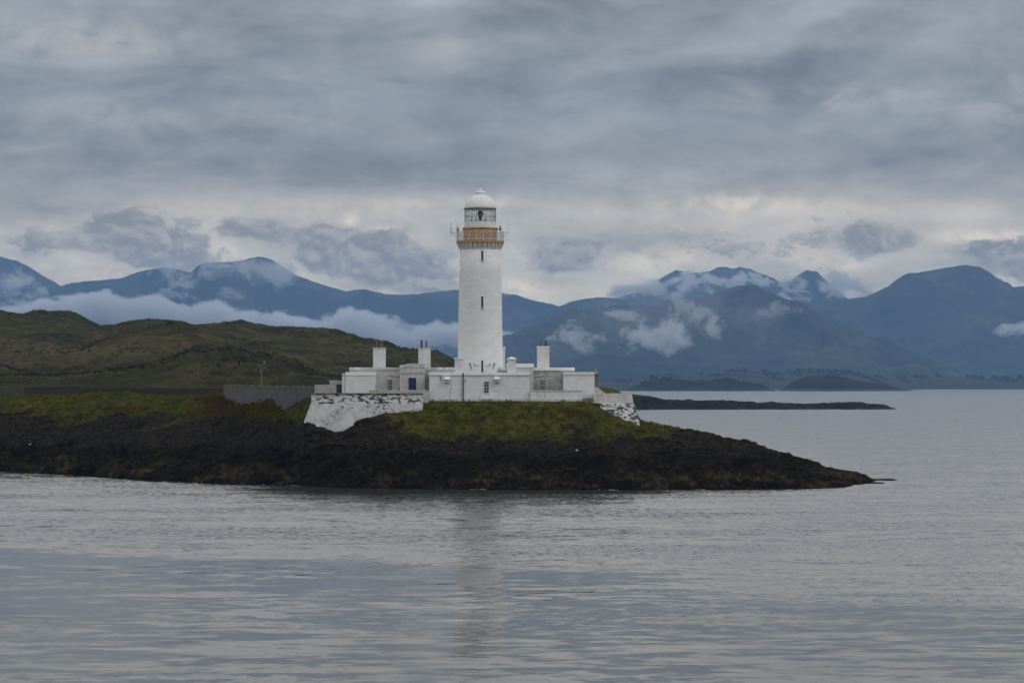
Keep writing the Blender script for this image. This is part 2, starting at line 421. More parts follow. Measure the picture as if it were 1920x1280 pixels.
def water_mat():
    m, g = mat_new('sea_water')
    p = g.pos(); x, y, z = g.xyz(p)
    def slope(scale, amp, detail, off, sx=1.0, sy=1.0):
        v = g.comb(g.m('MULTIPLY', x, sx), g.m('MULTIPLY', y, sy), off)
        c = g.noise(v, scale, detail, .55, .3, col=True)
        c = g.v('SUBTRACT', c, (.5, .5, .5))
        return g.v('SCALE', c, scale=amp)
    # breeze patches: long streaks lying across the view
    patch = g.noise(g.comb(g.m('MULTIPLY', x, .016), g.m('MULTIPLY', g.m('ADD', y, g.m('MULTIPLY', x, .12)), .035), 3.0), 1.0, 5, .6, .6)
    yy = g.m('ADD', y, g.m('MULTIPLY', x, .7))
    calm = g.m('ADD', g.rng(yy, 130, 175), g.m('MULTIPLY', g.m('SUBTRACT', patch, .5), 2.1))
    rip = g.rng(g.m('ADD', calm, 0), .15, .75)
    far = g.rng(y, 330, 900, 1.0, .8)
    ripamp = g.m('MULTIPLY', g.m('ADD', .10, g.m('MULTIPLY', rip, .60)), far)
    patch2 = g.rng(g.noise(g.comb(g.m('MULTIPLY', x, .02), g.m('MULTIPLY', y, .06), 9.0), 1.0, 4, .6), .45, .62, .35, 1.15)
    s1 = slope(.36, .095, 3, 1.0, .3, 1.0)       # swell
    s2 = slope(1.2, .11, 3, 5.0, .5, 1.0)
    chop = g.m('MULTIPLY', g.rng(g.noise(g.comb(g.m('MULTIPLY', x, .022), g.m('MULTIPLY', y, .06), 21.0), 1.0, 5, .6, .8), .44, .66), g.rng(yy, 105, 160, .12, .38))
    s2 = g.v('ADD', s2, g.v('SCALE', slope(.85, 1.0, 2, 31.0, .4, 1.0), scale=chop))
    s3 = g.v('SCALE', slope(2.6, 1.0, 4, 11.0, .6, 1.0), scale=g.m('MULTIPLY', ripamp, patch2))
    s = g.v('ADD', g.v('ADD', s1, s2), s3)
    sx, sy, sz = g.xyz(s)
    sy = g.m('SUBTRACT', sy, g.m('ADD', .026, g.m('MULTIPLY', ripamp, .075)))     # normals tilted towards the camera, so the water mirrors higher, brighter sky
    nrm = g.v('NORMALIZE', g.comb(sx, sy, 1.0))
    pr = g.n('ShaderNodeBsdfPrincipled')
    g.put(pr.inputs['Base Color'], (.042, .048, .050)); g.put(pr.inputs['Roughness'], .07); g.put(pr.inputs['IOR'], 1.40)
    g.t.links.new(nrm, pr.inputs['Normal'])
    o = g.n('ShaderNodeOutputMaterial'); g.t.links.new(pr.outputs[0], o.inputs[0])
    return m

# ------------------------------------------------------------------ water
wx = np.array([-14000, -4000, -800, -150, 150, 800, 4000, 14000.]); wy = np.array([-2500, -100, 50, 400, 1500, 6000, 17500.])
Vw = np.zeros((len(wx), len(wy), 3)); Vw[:, :, 0] = wx[:, None]; Vw[:, :, 1] = wy[None, :]
sea = grid_obj('water', Vw, water_mat()); tag(sea, kind='structure')

# ------------------------------------------------------------------ lofted terrain
def loft(stations, nu, nv, sm_u=9):
    """stations: list of (px, [(Y,z) ...K]) -> X,Y,Z grids. X uses a fixed reference depth so it is a plain plan grid."""
    px = np.array([s[0] for s in stations], float)
    K = len(stations[0][1])
    A = np.array([s[1] for s in stations], float)             # S,K,2
    u = np.linspace(px[0], px[-1], nu)
    out = np.zeros((nu, K, 2))
    for k in range(K):
        for c in range(2): out[:, k, c] = np.interp(u, px, A[:, k, c])
    ker = np.hanning(sm_u + 2)[1:-1]; ker /= ker.sum(); pad = sm_u // 2
    ext = np.concatenate([np.repeat(out[:1], pad, 0), out, np.repeat(out[-1:], pad, 0)], 0)
    sm = np.zeros_like(out)
    for i, w in enumerate(ker): sm += w * ext[i:i + nu]
    # resample along the profile, spacing points by the plan distance
    Yg = np.zeros((nu, nv)); Zg = np.zeros((nu, nv))
    ks = np.arange(K)
    t = np.linspace(0, K - 1, nv)
    for i in range(nu):
        Yg[i] = np.interp(t, ks, sm[i, :, 0]); Zg[i] = np.interp(t, ks, sm[i, :, 1])
    return u, Yg, Zg, t

def vis(*pts): return [(Y, Z_(py, Y)) for py, Y in pts]

isl = []
def st(px, *pts, back=None):
    pr = vis(*pts); Yc, zc = pr[-1]
    pr = [(pr[0][0] - 9, -2.5)] + pr
    b = back or [(Yc + 9, zc), (Yc + 20, zc - .3), (Yc + 48, -2.5)]
    isl.append((px, pr + b))
st(-160, (884, 334), (868, 337), (835, 343), (795, 351), (765, 357), (743, 362))
st(0, (886, 326), (870, 330), (835, 337), (788, 346), (762, 354), (741, 360))
st(60, (888, 321), (873, 325), (838, 333), (788, 344), (762, 352), (742, 359))
st(100, (890, 318), (875, 322), (840, 330), (785, 342), (758, 351), (738, 358))
st(165, (894, 311), (878, 316), (843, 325), (780, 339), (758, 349), (738, 356))
st(200, (896, 307), (880, 312), (845, 322), (790, 336), (765, 346), (744, 354))
st(300, (902, 297), (885, 302), (850, 312), (800, 326), (770, 338), (745, 348))
st(400, (906, 291), (890, 295), (850, 305), (798, 318), (768, 328), (744, 338))
st(450, (908, 288), (892, 292), (853, 301), (800, 312), (768, 319), (744, 324.5))
st(470, (908.5, 287), (892.5, 291), (854, 299), (798, 307), (768, 312.5), (744, 318))
st(495, (909, 286), (893, 290), (856, 296.5), (800, 302), (768, 306), (746, 311))
st(511, (910, 285.2), (894, 289), (857, 295), (804, 300.5), (782, 304), (757, 308), back=[(318, 8.9), (328, 8.6), (358, -2.5)])
st(524, (910, 284.5), (894, 288), (858, 294), (805, 299.5), (786, 303), (767, 306.2), back=[(316, 8.8), (328, 8.6), (358, -2.5)])
st(545, (910.5, 283.5), (895, 287), (860, 291.5), (806, 296.5), (786, 300), (760, 303.2), back=[(312, 9.0), (326, 8.8), (355, -2.5)])
st(563, (911, 282.3), (896, 284.8), (861, 288.5), (812, 292), (788, 295.5), (752, 300.4), back=[(309, 9.5), (323, 9.3), (353, -2.5)])
st(574, (911, 281.5), (896, 283.7), (861, 285.6), (818, 286.6), (788, 287.3), (748, 295), back=[(306, 9.9), (321, 9.6), (352, -2.5)])
st(588, (911.5, 281), (896, 283.5), (862, 285.2), (832, 286.0), (803, 286.6), (748, 292), back=[(303, 10.0), (320, 9.8), (352, -2.5)])
st(620, (912, 280), (897, 282), (865, 284.4), (838, 285.4), (815, 286.2), (746, 292), back=[(303, 10.2), (318, 10.0), (350, -2.5)])
st(650, (913, 279), (897, 281), (866, 283.6), (842, 285.0), (822, 285.9), (746, 292), back=[(303, 10.2), (316, 10.0), (348, -2.5)])
st(672, (913.5, 278.2), (898, 280.5), (866, 283), (836, 284.6), (806, 285.8), (746, 291.5), back=[(303, 10.2), (316, 10.0), (348, -2.5)])
st(690, (914, 277.5), (898, 280), (866, 283), (830, 284.6), (793, 286.2), (746, 291), back=[(303, 10.2), (316, 10.0), (348, -2.5)])
st(735, (915, 276), (899, 279), (868, 282), (828, 284.5), (779, 287.2), (747, 291), back=[(303, 10.1), (316, 9.9), (348, -2.5)])
st(790, (916, 275), (900, 278), (868, 281), (828, 284), (772, 288.6), (751, 291.5), back=[(303, 9.9), (316, 9.8), (348, -2.5)])
st(820, (917, 274), (901, 277), (868, 280.5), (828, 284), (776, 288.6), (751.5, 291.8), back=[(303, 9.85), (316, 9.8), (348, -2.5)])
st(900, (918, 272.5), (902, 276), (868, 280), (825, 284), (780, 288.3), (752, 291.8), back=[(303, 9.85), (316, 9.8), (348, -2.5)])
st(1000, (918, 272.5), (902, 276), (868, 280), (822, 284), (780, 288.3), (752, 291.8), back=[(303, 9.85), (316, 9.8), (348, -2.5)])
st(1095, (919, 272), (902, 276), (868, 280), (822, 284.5), (785, 288.0), (752.5, 291.8), back=[(303, 9.8), (322, 10.6), (352, -2.5)])
st(1122, (919, 272), (903, 276), (868, 280), (824, 284.5), (788, 288.3), (764, 291.3), back=[(303, 9.4), (324, 11.45), (352, -2.5)])
st(1143, (919, 272), (903, 276), (868, 280), (826, 284.8), (793, 289), (772, 292), back=[(303, 9.2), (324, 11.45), (350, -2.5)])
st(1165, (919, 272), (904, 276), (870, 280.3), (829, 285), (799, 289.5), (779, 293), back=[(304, 8.6), (324, 11.2), (348, -2.5)])
st(1197, (919, 272), (904, 276), (870, 280.5), (832, 285), (806, 290), (788, 294), back=[(305, 6.8), (322, 9.6), (345, -2.5)])
st(1225, (919, 272), (905, 276), (871, 281), (836, 286), (811, 290), (794, 294.5), back=[(303, 6.2), (316, 4), (338, -2.5)])
st(1250, (919, 272), (905, 276), (872, 281), (840, 286), (816, 290), (799, 295), back=[(303, 6.2), (313, 4), (332, -2.5)])
st(1330, (918, 272.5), (906, 276), (880, 280), (850, 286), (835, 290), (821, 295), back=[(302, 4.6), (309, 3), (322, -2.5)])
st(1420, (917, 274), (908, 277), (886, 281), (864, 286), (850, 290), (841, 295), back=[(301, 3.4), (306, 2), (316, -2.5)])
st(1500, (916, 275), (908, 278), (892, 281), (874, 287), (864, 291), (855, 297), back=[(302, 2.5), (306, 1), (315, -2.5)])
st(1560, (914, 278), (906, 281), (895, 284), (882, 289), (875, 293), (868, 297), back=[(301, 1.6), (305, .5), (313, -2.5)])
st(1610, (906, 288), (900, 289.5), (894, 291), (887, 293), (884, 295), (882, 298), back=[(301, .9), (304, 0), (310, -2.5)])
st(1635, (901, 296), (900, 296.5), (898.5, 297), (896.5, 297.5), (894, 298), (893, 299), back=[(301, .1), (303, -.5), (308, -2.5)])
st(1652, (905, 298), (905, 298.3), (904.5, 298.6), (904, 299), (904, 299.5), (904, 300), back=[(301, -.8), (303, -1.5), (308, -2.5)])
st(1700, (920, 298), (920, 298.3), (920, 298.6), (920, 299), (920, 299.5), (920, 300), back=[(301, -2.3), (303, -2.4), (308, -2.6)])

NU, NV = 1150, 330
u, Yg, Zg, tg = loft(isl, NU, NV, 17)
Xg = (u[:, None] - 960) * 0.5 * (Yg + 295) / F
# grass amount per profile position: rows (0 sub, 1 shore, 2 low, 3 mid, 4 edge, 5 grass, 6 crest ...)
gst = np.array([[-160, .0], [0, .1], [165, .55], [300, .3], [420, .15], [500, -.05], [560, -.1], [620, -1.2], [668, -.9], [735, -.1], [800, .35], [900, .4], [1000, .6], [1100, .55], [1200, .45], [1240, -.1], [1275, -.9], [1330, -1.7], [1420, -2.5], [1700, -4.]])
gshift = np.interp(u, gst[:, 0], gst[:, 1])[:, None]
grass = smooth01((tg[None, :] - 4.15 + gshift) / 1.1 + .75 * fbm(Xg * .085, Yg * .13, 5, .6) + .12)
grass = grass * smooth01((Zg - 1.8) / 1.2)
grass = grass * (1 - smooth01((fbm(Xg * .5 + 30, Yg * .6, 4) - .34) / .12) * smooth01((5.4 - tg[None, :]) / .6) * .45)
pxg = 960 + Xg * F / Yg
pyg = HOR - (Zg - H) * F / Yg
def spot(cx, cy, rx, ry): return np.exp(-((pxg - cx) / rx) ** 2 - ((pyg - cy) / ry) ** 2)
bracken = np.clip(spot(420, 752, 60, 9) + spot(395, 780, 40, 12) + spot(470, 770, 45, 14) + spot(1080, 779, 26, 6) + .45 * spot(240, 770, 60, 10), 0, 1)
rk = 1 - grass
above = smooth01((Zg + 1.2) / 1.6)
padm = smooth01((Yg - 289.5) / 2) * smooth01((u[:, None] - 560) / 30) * smooth01((1200 - u[:, None]) / 30)
wallm = smooth01((u[:, None] - 540) / 25) * smooth01((830 - u[:, None]) / 30) * smooth01((Yg - 283.5) / 2.0)
tip = np.interp(u, [1450, 1640], [1, .35])[:, None]
a_, b_ = .8, .6
xr, yr = Xg * a_ + Zg * .9, Yg * b_ - Xg * .25 + Zg * .5
disp = rk * above * tip * (1 - padm) * (1 - .85 * wallm) * (.62 * ridged((Xg * .9 + Yg * .45) * .055, (Yg * .9 - Xg * .45) * .34 + Zg * .2, 4) + .95 * ridged(xr * .075 + 9, yr * .16, 3) + .5 * ridged(xr * .19, yr * .34, 3) + .42 * ridged(xr * .45, yr * .9 + 40, 4) + .26 * ridged(xr * 1.3, yr * 2.0, 3))
disp += grass * (1 - .85 * padm) * (.45 * fbm(Xg * .16, Yg * .22, 3) + .22 * fbm(Xg * .6, Yg * .9, 3))
disp -= rk * above * .8 * (1 - wallm) * (1 - padm) * (.4 + .6 * tip)
disp -= rk * above * .35 * smooth01((u[:, None] - 1215) / 50) * smooth01((1640 - u[:, None]) / 60)
Zi = Zg + disp
Xi = Xg + rk * above * (1 - padm) * .35 * fbm(Xg * .7 + 80, Yg * .7 + Zg, 3)
Yi = Yg + rk * above * (1 - padm) * .5 * fbm(Xg * .5 + 10, Yg * .5 + 60 + Zg, 3)
island = grid_obj('terrain', np.stack([Xi, Yi, Zi], -1), M['island'], True, {'grass': grass, 'bracken': bracken})
tag(island, kind='structure')

# ------------------------------------------------------------------ grass tufts and bracken on the island
def tufts(name, mat, pts, hmin, hmax, blades=5, spread=.16, lean=.5):
    vs = []; fs = []
    for (x, y, z) in pts:
        for b in range(blades):
            a = random.uniform(0, 2 * pi); r = random.uniform(0, spread)
            bx, by = x + r * cos(a), y + r * sin(a)
            h = random.uniform(hmin, hmax); w = random.uniform(.02, .05) * (h / .3) ** .5
            t = random.uniform(0, 2 * pi); l = random.uniform(.1, lean) * h; la = random.uniform(0, 2 * pi)
            dx, dy = cos(t) * w, sin(t) * w; n = len(vs)
            mx, my = bx + l * .4 * cos(la), by + l * .4 * sin(la)
            vs += [(bx - dx, by - dy, z - .05), (bx + dx, by + dy, z - .05), (mx + dx * .8, my + dy * .8, z + h * .6), (mx - dx * .8, my - dy * .8, z + h * .6),
                   (bx + l * cos(la), by + l * sin(la), z + h)]
            fs += [(n, n + 1, n + 2, n + 3), (n + 3, n + 2, n + 4)]
    return mesh_obj(name, vs, fs, mat)

def pick(mask, n):
    w = mask.reshape(-1).astype(float)
    # weight with cell area so the spread is even in plan
    ax = np.gradient(Xi, axis=0); ay = np.gradient(Yi, axis=1)
    w = w * np.clip(np.abs(ax * ay).reshape(-1), 0, 2); w /= w.sum()
    k = rng.choice(len(w), n, p=w)
    return np.stack([Xi.reshape(-1)[k] + rng.uniform(-.1, .1, n), Yi.reshape(-1)[k] + rng.uniform(-.2, .2, n), Zi.reshape(-1)[k]], -1)

def grass_mat(name, stops, sc):
    m, g = mat_new(name)
    p = g.pos()
    c = g.ramp(g.noise(p, sc, 5, .65), stops)
    c = g.mix(g.rng(g.noise(p, .2, 3, .6), .5, .66), c, (.04, .058, .011))
    principled(g, c, .9, .08); return m
M['tuft'] = grass_mat('grass_blades', [(.25, (.026, .030, .005)), (.48, (.092, .094, .014)), (.75, (.20, .175, .045))], .9)
M['bracken'] = foliage_mat('bracken_fronds', (.055, .042, .014), (.135, .078, .027), .6)
M['shrub'] = foliage_mat('dark_shrub_leaves', (.018, .022, .010), (.04, .044, .018), .8)
vis_front = (tg[None, :] > 3.0) & (tg[None, :] < 7.2)
g_ob = tufts('grass', M['tuft'], pick((grass > .5) * vis_front * (1 - padm * .9), 20000), .10, .30)
tag(g_ob, kind='stuff')
b_ob = tufts('bracken', M['bracken'], pick((bracken > .35) * (grass > .4) * vis_front, 1100), .25, .55, 7, .25, .9)
tag(b_ob, kind='stuff')

# ------------------------------------------------------------------ left hill (moorland across the sound)
def line(pts, px): return np.interp(px, [a for a, b in pts], [b for a, b in pts])
hp = np.linspace(-420, 1010, 60)
sky_l = [(-420, 560), (-300, 590), (-160, 575), (-60, 580), (0, 582), (22, 590), (36, 594), (50, 589), (110, 588), (132, 592), (152, 604), (180, 616), (206, 620), (240, 610), (275, 607), (340, 604), (372, 611), (430, 612), (470, 607), (520, 614), (570, 619), (610, 623), (640, 626), (668, 636), (705, 648), (760, 662), (786, 665), (800, 660), (826, 666), (848, 677), (866, 695), (905, 716), (1010, 734)]
midB = [(-420, 640), (0, 660), (120, 668), (165, 658), (200, 643), (260, 632), (330, 623), (365, 621), (420, 640), (480, 652), (560, 668), (640, 684), (720, 694), (800, 702), (870, 712), (1010, 738)]
midC = [(-420, 700), (0, 705), (150, 703), (260, 690), (330, 668), (385, 656), (440, 656), (490, 668), (540, 684), (590, 702), (640, 716), (720, 724), (1010, 740)]
base = [(-420, 731), (0, 730), (300, 729), (600, 729), (1010, 742)]
hs = []
for q in hp:
    zC = Z_(line(midC, q), 430); zB = Z_(line(midB, q), 610); zS = Z_(line(sky_l, q), 850)
    hs.append((q, [(374, -2 if q > 985 else 9.5), (384, Z_(line(base, q), 384)), (408, Z_(line(base, q) * .55 + line(midC, q) * .45, 408)), (430, zC), (470, max(zC - 2.0, 8)), (540, (zC * .35 + zB * .65) - 1.2), (610, zB),
                   (690, zB - 1.2 if zB > 14 else zB - .4), (770, (zB * .4 + zS * .6) - 1), (850, zS), (900, zS - 2), (1020, min(zS * .5, 12)), (1180, -3)]))
hu, hY, hZ, ht = loft(hs, 720, 460, 13)
hX = (hu[:, None] - 960) * hY / F
env = smooth01((hZ - 4) / 8); hpx_ = 960 + hX * F / hY
hd = env * (2.2 * fbm(hX * .03, hY * .022, 3) * smooth01((hY - 440) / 150) + 1.5 * (ridged(hX * .04, hY * .022 + 3, 4) - .1) * smooth01((hY - 470) / 90) + .75 * ridged(hX * .07, hY * .05, 4) * smooth01((hY - 400) / 60) + 1.1 * ridged(hX * .16, hY * .03 + 7, 4) * np.exp(-((hY - 420) / 28) ** 2) * smooth01((hpx_ - 300) / 90) + .30 * fbm(hX * .3, hY * .22, 4) + .22 * fbm(hX * .9, hY * .6, 2))
hpx = 960 + hX * F / hY; hpy = HOR - (hZ - H) * F / hY
dry = np.clip(np.exp(-((hpx - 120) / 190) ** 2 - ((hpy - 666) / 13) ** 2) + .5 * np.exp(-((hpx - 300) / 90) ** 2 - ((hpy - 648) / 6) ** 2) + .6 * np.exp(-((hpx - 560) / 80) ** 2 - ((hpy - 683) / 7) ** 2), 0, 1)
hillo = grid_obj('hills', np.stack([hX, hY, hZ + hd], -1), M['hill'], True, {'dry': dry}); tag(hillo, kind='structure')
hZf = hZ + hd
def hill_z(px, Y):
    i = int(np.clip(np.searchsorted(hu, px), 1, len(hu) - 1)); return float(np.interp(Y, hY[i], hZf[i]))

# heather and shrubs that break the hill's skyline
sv = []; vs_, fs_ = [], []
for k in range(5200):
    px = random.uniform(-120, 870)
    Y = random.choice([random.uniform(835, 862), random.uniform(400, 860), random.uniform(600, 630), random.uniform(425, 440)])
    z = hill_z(px, Y)
    if z < 6: continue
    if 190 < px < 230 and Y > 800: continue
    r = random.uniform(.25, .6) * (1.5 if random.random() < .05 else 1)
    x = X_(px, Y)
    for b in range(7):
        a = random.uniform(0, 2 * pi); e = random.uniform(.1, 1.3); d = np.array((cos(a) * cos(e), sin(a) * cos(e), sin(e) * .8)) * r
        q = np.array((x, Y, z)) + d * random.uniform(.3, 1); n = len(vs_); s = r * random.uniform(.35, .6)
        for c in range(3):
            vs_.append(tuple(q + np.array((random.uniform(-s, s), random.uniform(-s, s), random.uniform(-s, s)))))
        fs_.append((n, n + 1, n + 2))
heath = mesh_obj('heather', vs_, fs_, M['shrub']); tag(heath, kind='stuff')

# ------------------------------------------------------------------ skerry on the right
def ridge_land(name, D, sil, mat, depth_f, depth_b, base_z=-3.0, nu=260, nv=60, rough=(1, 1), seed=0, ext=None, conc=1.0, gully=0.0, gs=1.0):
    """a landform with the given skyline (pixel, row) at distance D: front slope, crest, back slope"""
    px = np.linspace(sil[0][0], sil[-1][0], nu); zc = np.array([Z_(v, D) for v in line(sil, px)])
    x = (px - 960) * D / F
    t = np.linspace(-1, 1, nv)[None, :]
    Yv = D + np.where(t < 0, t * depth_f, t * depth_b)
    hh = np.maximum(zc - base_z, .01)[:, None]
    prof = (1 - np.abs(t)) ** conc
    Z = base_z + hh * prof
    X = np.repeat(x[:, None], nv, 1); Y = np.repeat(Yv, nu, 0)
    L = rough[1]
    mask = np.clip(hh / (hh.max() + 1e-6) * 3, 0, 1)
    crest = 1 - np.exp(-(np.abs(t) / .12) ** 2)
    nz = rough[0] * (fbm(X / L + seed, Y / L + seed * 2.1, 6) + .0) * (.18 + .82 * crest)
    if gully:
        warp = .5 * fbm(X / (L * 1.7) + seed, Y / (L * 1.7), 3)
        gl = ridged(X / (L * .55) * gs + warp + seed * 3, Y / (L * 2.4) + warp, 5)
        nz = nz + gully * gl * crest * (1 - .55 * np.abs(t))
    if gully:
        nz = nz * (.35 + .65 * crest) + 4.5 * fbm(X / 95 + seed, Y / 95, 4) + 3 * ridged(X / 60, Y / 140 + seed, 3)
    Z = Z + nz * mask * np.clip((Z - base_z) / (hh.max() * .12 + 1e-6), 0, 1)
    # the sideways ends run under the sea
    o = grid_obj(name, np.stack([X, Y, Z], -1), mat, True); tag(o, kind='structure')
    return o, (px, zc)
ridge_land('skerry', 1200, [(985, 767), (1010, 752), (1060, 742), (1120, 737), (1190, 739), (1212, 741), (1232, 744), (1246, 748), (1300, 751), (1340, 750), (1372, 750), (1430, 755), (1480, 755), (1540, 758), (1570, 756), (1600, 754), (1618, 754), (1642, 759), (1660, 763), (1676, 766), (1690, 769)],
           M['skerry'], 26, 60, -1.2, 1100, 60, (3.0, 16), 2, conc=.75)

# ------------------------------------------------------------------ islets and far coasts
M['islet_a'] = islet_mat('wooded_islet', (.006, .008, .004), (.022, .024, .010), (.05, .046, .038))
M['islet_b'] = islet_mat('brown_islet', (.008, .006, .004), (.026, .019, .012), (.08, .075, .066))
M['coast'] = islet_mat('far_coast', (.016, .019, .010), (.07, .066, .034), (.06, .055, .045))
sil1 = [(1150, 731), (1177, 728), (1190, 723), (1201, 719), (1217, 716), (1236, 714), (1246, 709), (1262, 710), (1278, 715), (1302, 717), (1331, 715), (1359, 711), (1384, 715), (1416, 720), (1441, 727), (1452, 731)]
sil2 = [(1466, 731), (1477, 727), (1484, 719), (1493, 713), (1514, 705), (1540, 704), (1571, 704), (1587, 708), (1603, 713), (1627, 716), (1660, 722), (1692, 728.5), (1706, 731)]
ridge_land('islet', 5000, sil1, M['islet_a'], 80, 160, -3, 300, 40, (5, 40), 3, conc=.6)
ridge_land('islet', 4900, sil2, M['islet_b'], 75, 160, -3, 300, 40, (4.5, 40), 5, conc=.55)
silm = [(1040, 724), (1100, 716), (1180, 712), (1242, 704), (1300, 703), (1343, 702), (1370, 694), (1384, 692), (1424, 694), (1449, 700), (1480, 696), (1506, 694), (1546, 693), (1587, 696), (1619, 704), (1648, 718), (1684, 723), (1720, 730)]
ridge_land('coast', 6600, silm, M['coast'], 300, 400, -4, 360, 40, (9, 150), 7, conc=.7)
silr = [(1560, 730), (1600, 712), (1640, 706), (1688, 709), (1729, 706), (1770, 703), (1798, 706), (1851, 709), (1891, 709), (1920, 707), (1990, 700), (2080, 706), (2200, 712), (2400, 730)]
ridge_land('coast', 7300, silr, M['coast'], 300, 500, -4, 360, 40, (7, 140), 9, conc=.5)
M['wood'] = foliage_mat('far_tree_leaves', (.012, .016, .008), (.05, .048, .02), .03)
def woodland(name, D, sil, n, hmin, hmax, front, x0=None, x1=None, clumps=None):
    vs = []; fs = []
    t = (1 + 5 ** .5) / 2
    ico = np.array([(-1, t, 0), (1, t, 0), (-1, -t, 0), (1, -t, 0), (0, -1, t), (0, 1, t), (0, -1, -t), (0, 1, -t), (t, 0, -1), (t, 0, 1), (-t, 0, -1), (-t, 0, 1)]) / 1.9
    icf = [(0, 11, 5), (0, 5, 1), (0, 1, 7), (0, 7, 10), (0, 10, 11), (1, 5, 9), (5, 11, 4), (11, 10, 2), (10, 7, 6), (7, 1, 8), (3, 9, 4), (3, 4, 2), (3, 2, 6), (3, 6, 8), (3, 8, 9), (4, 9, 5), (2, 4, 11), (6, 2, 10), (8, 6, 7), (9, 8, 1)]
    for k in range(n):
        px = random.uniform(x0 or sil[0][0], x1 or sil[-1][0])
        if clumps and perlin(np.array([px / clumps]), np.array([3.3]))[0] < -.05: continue
        zc = Z_(line(sil, px), D); s = random.random() ** 1.6
        Y = D - front * s; z = -3 + (zc + 3) * (1 - s) ** .6
        if z < 3: continue
        h = random.uniform(hmin, hmax); x = X_(px, D)
        for b in range(4):
            c = np.array((x + random.uniform(-.35, .35) * h, Y + random.uniform(-.3, .3) * h, z + h * random.uniform(.25, .8))); r = h * random.uniform(.22, .4)
            nn = len(vs)
            for q in ico: vs.append(tuple(c + q * r * random.uniform(.7, 1.25)))
            fs += [tuple(i + nn for i in f) for f in icf]
    o = mesh_obj(name, vs, fs, M['wood']); tag(o, kind='stuff'); return o
woodland('woodland', 5000, sil1, 520, 2.2, 5.5, 55, 1200, 1436)
woodland('woodland', 6600, silm, 1100, 3.4, 7.5, 220, 1100, 1690, 26)
woodland('woodland', 7300, silr, 1500, 4.5, 11, 200, 1600, 2250, 18)
woodland('woodland', 4900, sil2, 110, 1.2, 2.6, 50, 1490, 1640)
tw = empty('stone_tower', P(1226, 714, 4990), 'dark square-topped block standing on the crest of the low wooded islet', 'tower')
b = MB(); zt = Z_(702.5, 4990); zb = Z_(718, 4990)
x0, x1 = X_(1218, 4990), X_(1235, 4990)
b.box(x0, x1, 4990, 5007, zb, zt - 1.2)
for k in range(4):
    w = (x1 - x0) / 7; b.box(x0 + 2 * k * w, x0 + (2 * k + 1) * w, 4990.2, 5006.8, zt - 1.2, zt)
b.build('wall', M['drystone'], tw)

# ------------------------------------------------------------------ mountains
M['mt_near'] = mountain_mat('dark_hillside', (.012, .014, .009), (.115, .105, .06))
M['mt_far'] = mountain_mat('far_mountain_side', (.012, .014, .011), (.11, .10, .07))
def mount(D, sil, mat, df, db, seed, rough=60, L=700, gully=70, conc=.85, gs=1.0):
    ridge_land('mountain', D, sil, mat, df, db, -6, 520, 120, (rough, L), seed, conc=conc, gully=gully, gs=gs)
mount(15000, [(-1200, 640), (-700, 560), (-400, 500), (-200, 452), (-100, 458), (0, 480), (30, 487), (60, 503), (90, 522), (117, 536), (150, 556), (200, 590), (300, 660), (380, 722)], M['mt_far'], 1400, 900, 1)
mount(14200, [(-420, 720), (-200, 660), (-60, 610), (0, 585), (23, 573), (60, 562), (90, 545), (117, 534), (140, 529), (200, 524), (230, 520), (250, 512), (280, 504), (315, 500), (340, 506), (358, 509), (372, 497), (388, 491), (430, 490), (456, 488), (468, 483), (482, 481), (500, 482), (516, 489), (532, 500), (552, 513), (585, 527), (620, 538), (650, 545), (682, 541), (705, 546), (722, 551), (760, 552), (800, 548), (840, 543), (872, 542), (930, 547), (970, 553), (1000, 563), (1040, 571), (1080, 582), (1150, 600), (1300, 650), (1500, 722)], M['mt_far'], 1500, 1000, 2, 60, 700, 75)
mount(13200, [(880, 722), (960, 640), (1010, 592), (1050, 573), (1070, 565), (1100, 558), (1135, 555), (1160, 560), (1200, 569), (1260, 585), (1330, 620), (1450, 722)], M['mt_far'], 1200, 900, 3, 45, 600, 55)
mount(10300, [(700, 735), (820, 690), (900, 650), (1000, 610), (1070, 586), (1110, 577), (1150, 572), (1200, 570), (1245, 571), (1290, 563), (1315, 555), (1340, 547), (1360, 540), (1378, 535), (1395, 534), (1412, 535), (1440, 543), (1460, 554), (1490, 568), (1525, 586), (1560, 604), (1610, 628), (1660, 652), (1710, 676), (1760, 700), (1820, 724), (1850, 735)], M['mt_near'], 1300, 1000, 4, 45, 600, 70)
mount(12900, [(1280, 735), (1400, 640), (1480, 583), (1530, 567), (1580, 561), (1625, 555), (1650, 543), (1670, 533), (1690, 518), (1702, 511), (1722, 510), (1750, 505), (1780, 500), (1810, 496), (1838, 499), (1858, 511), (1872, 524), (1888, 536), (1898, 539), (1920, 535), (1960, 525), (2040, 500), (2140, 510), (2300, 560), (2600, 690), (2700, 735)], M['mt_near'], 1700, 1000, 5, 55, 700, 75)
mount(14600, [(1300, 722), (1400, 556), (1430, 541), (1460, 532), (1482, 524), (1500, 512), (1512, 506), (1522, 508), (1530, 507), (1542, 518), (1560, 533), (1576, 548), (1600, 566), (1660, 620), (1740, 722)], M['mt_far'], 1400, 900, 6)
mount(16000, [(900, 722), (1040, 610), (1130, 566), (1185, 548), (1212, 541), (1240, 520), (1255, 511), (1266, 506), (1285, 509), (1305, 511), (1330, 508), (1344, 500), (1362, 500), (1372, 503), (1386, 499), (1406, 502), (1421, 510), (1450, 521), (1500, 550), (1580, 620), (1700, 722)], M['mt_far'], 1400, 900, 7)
mount(8750, [(820, 735), (900, 716), (1000, 700), (1060, 682), (1095, 670), (1120, 665), (1148, 665), (1165, 670), (1185, 677), (1230, 681), (1300, 685), (1380, 694), (1460, 706), (1540, 722), (1600, 733)], M['mt_near'], 500, 600, 8, 18, 300, 22)

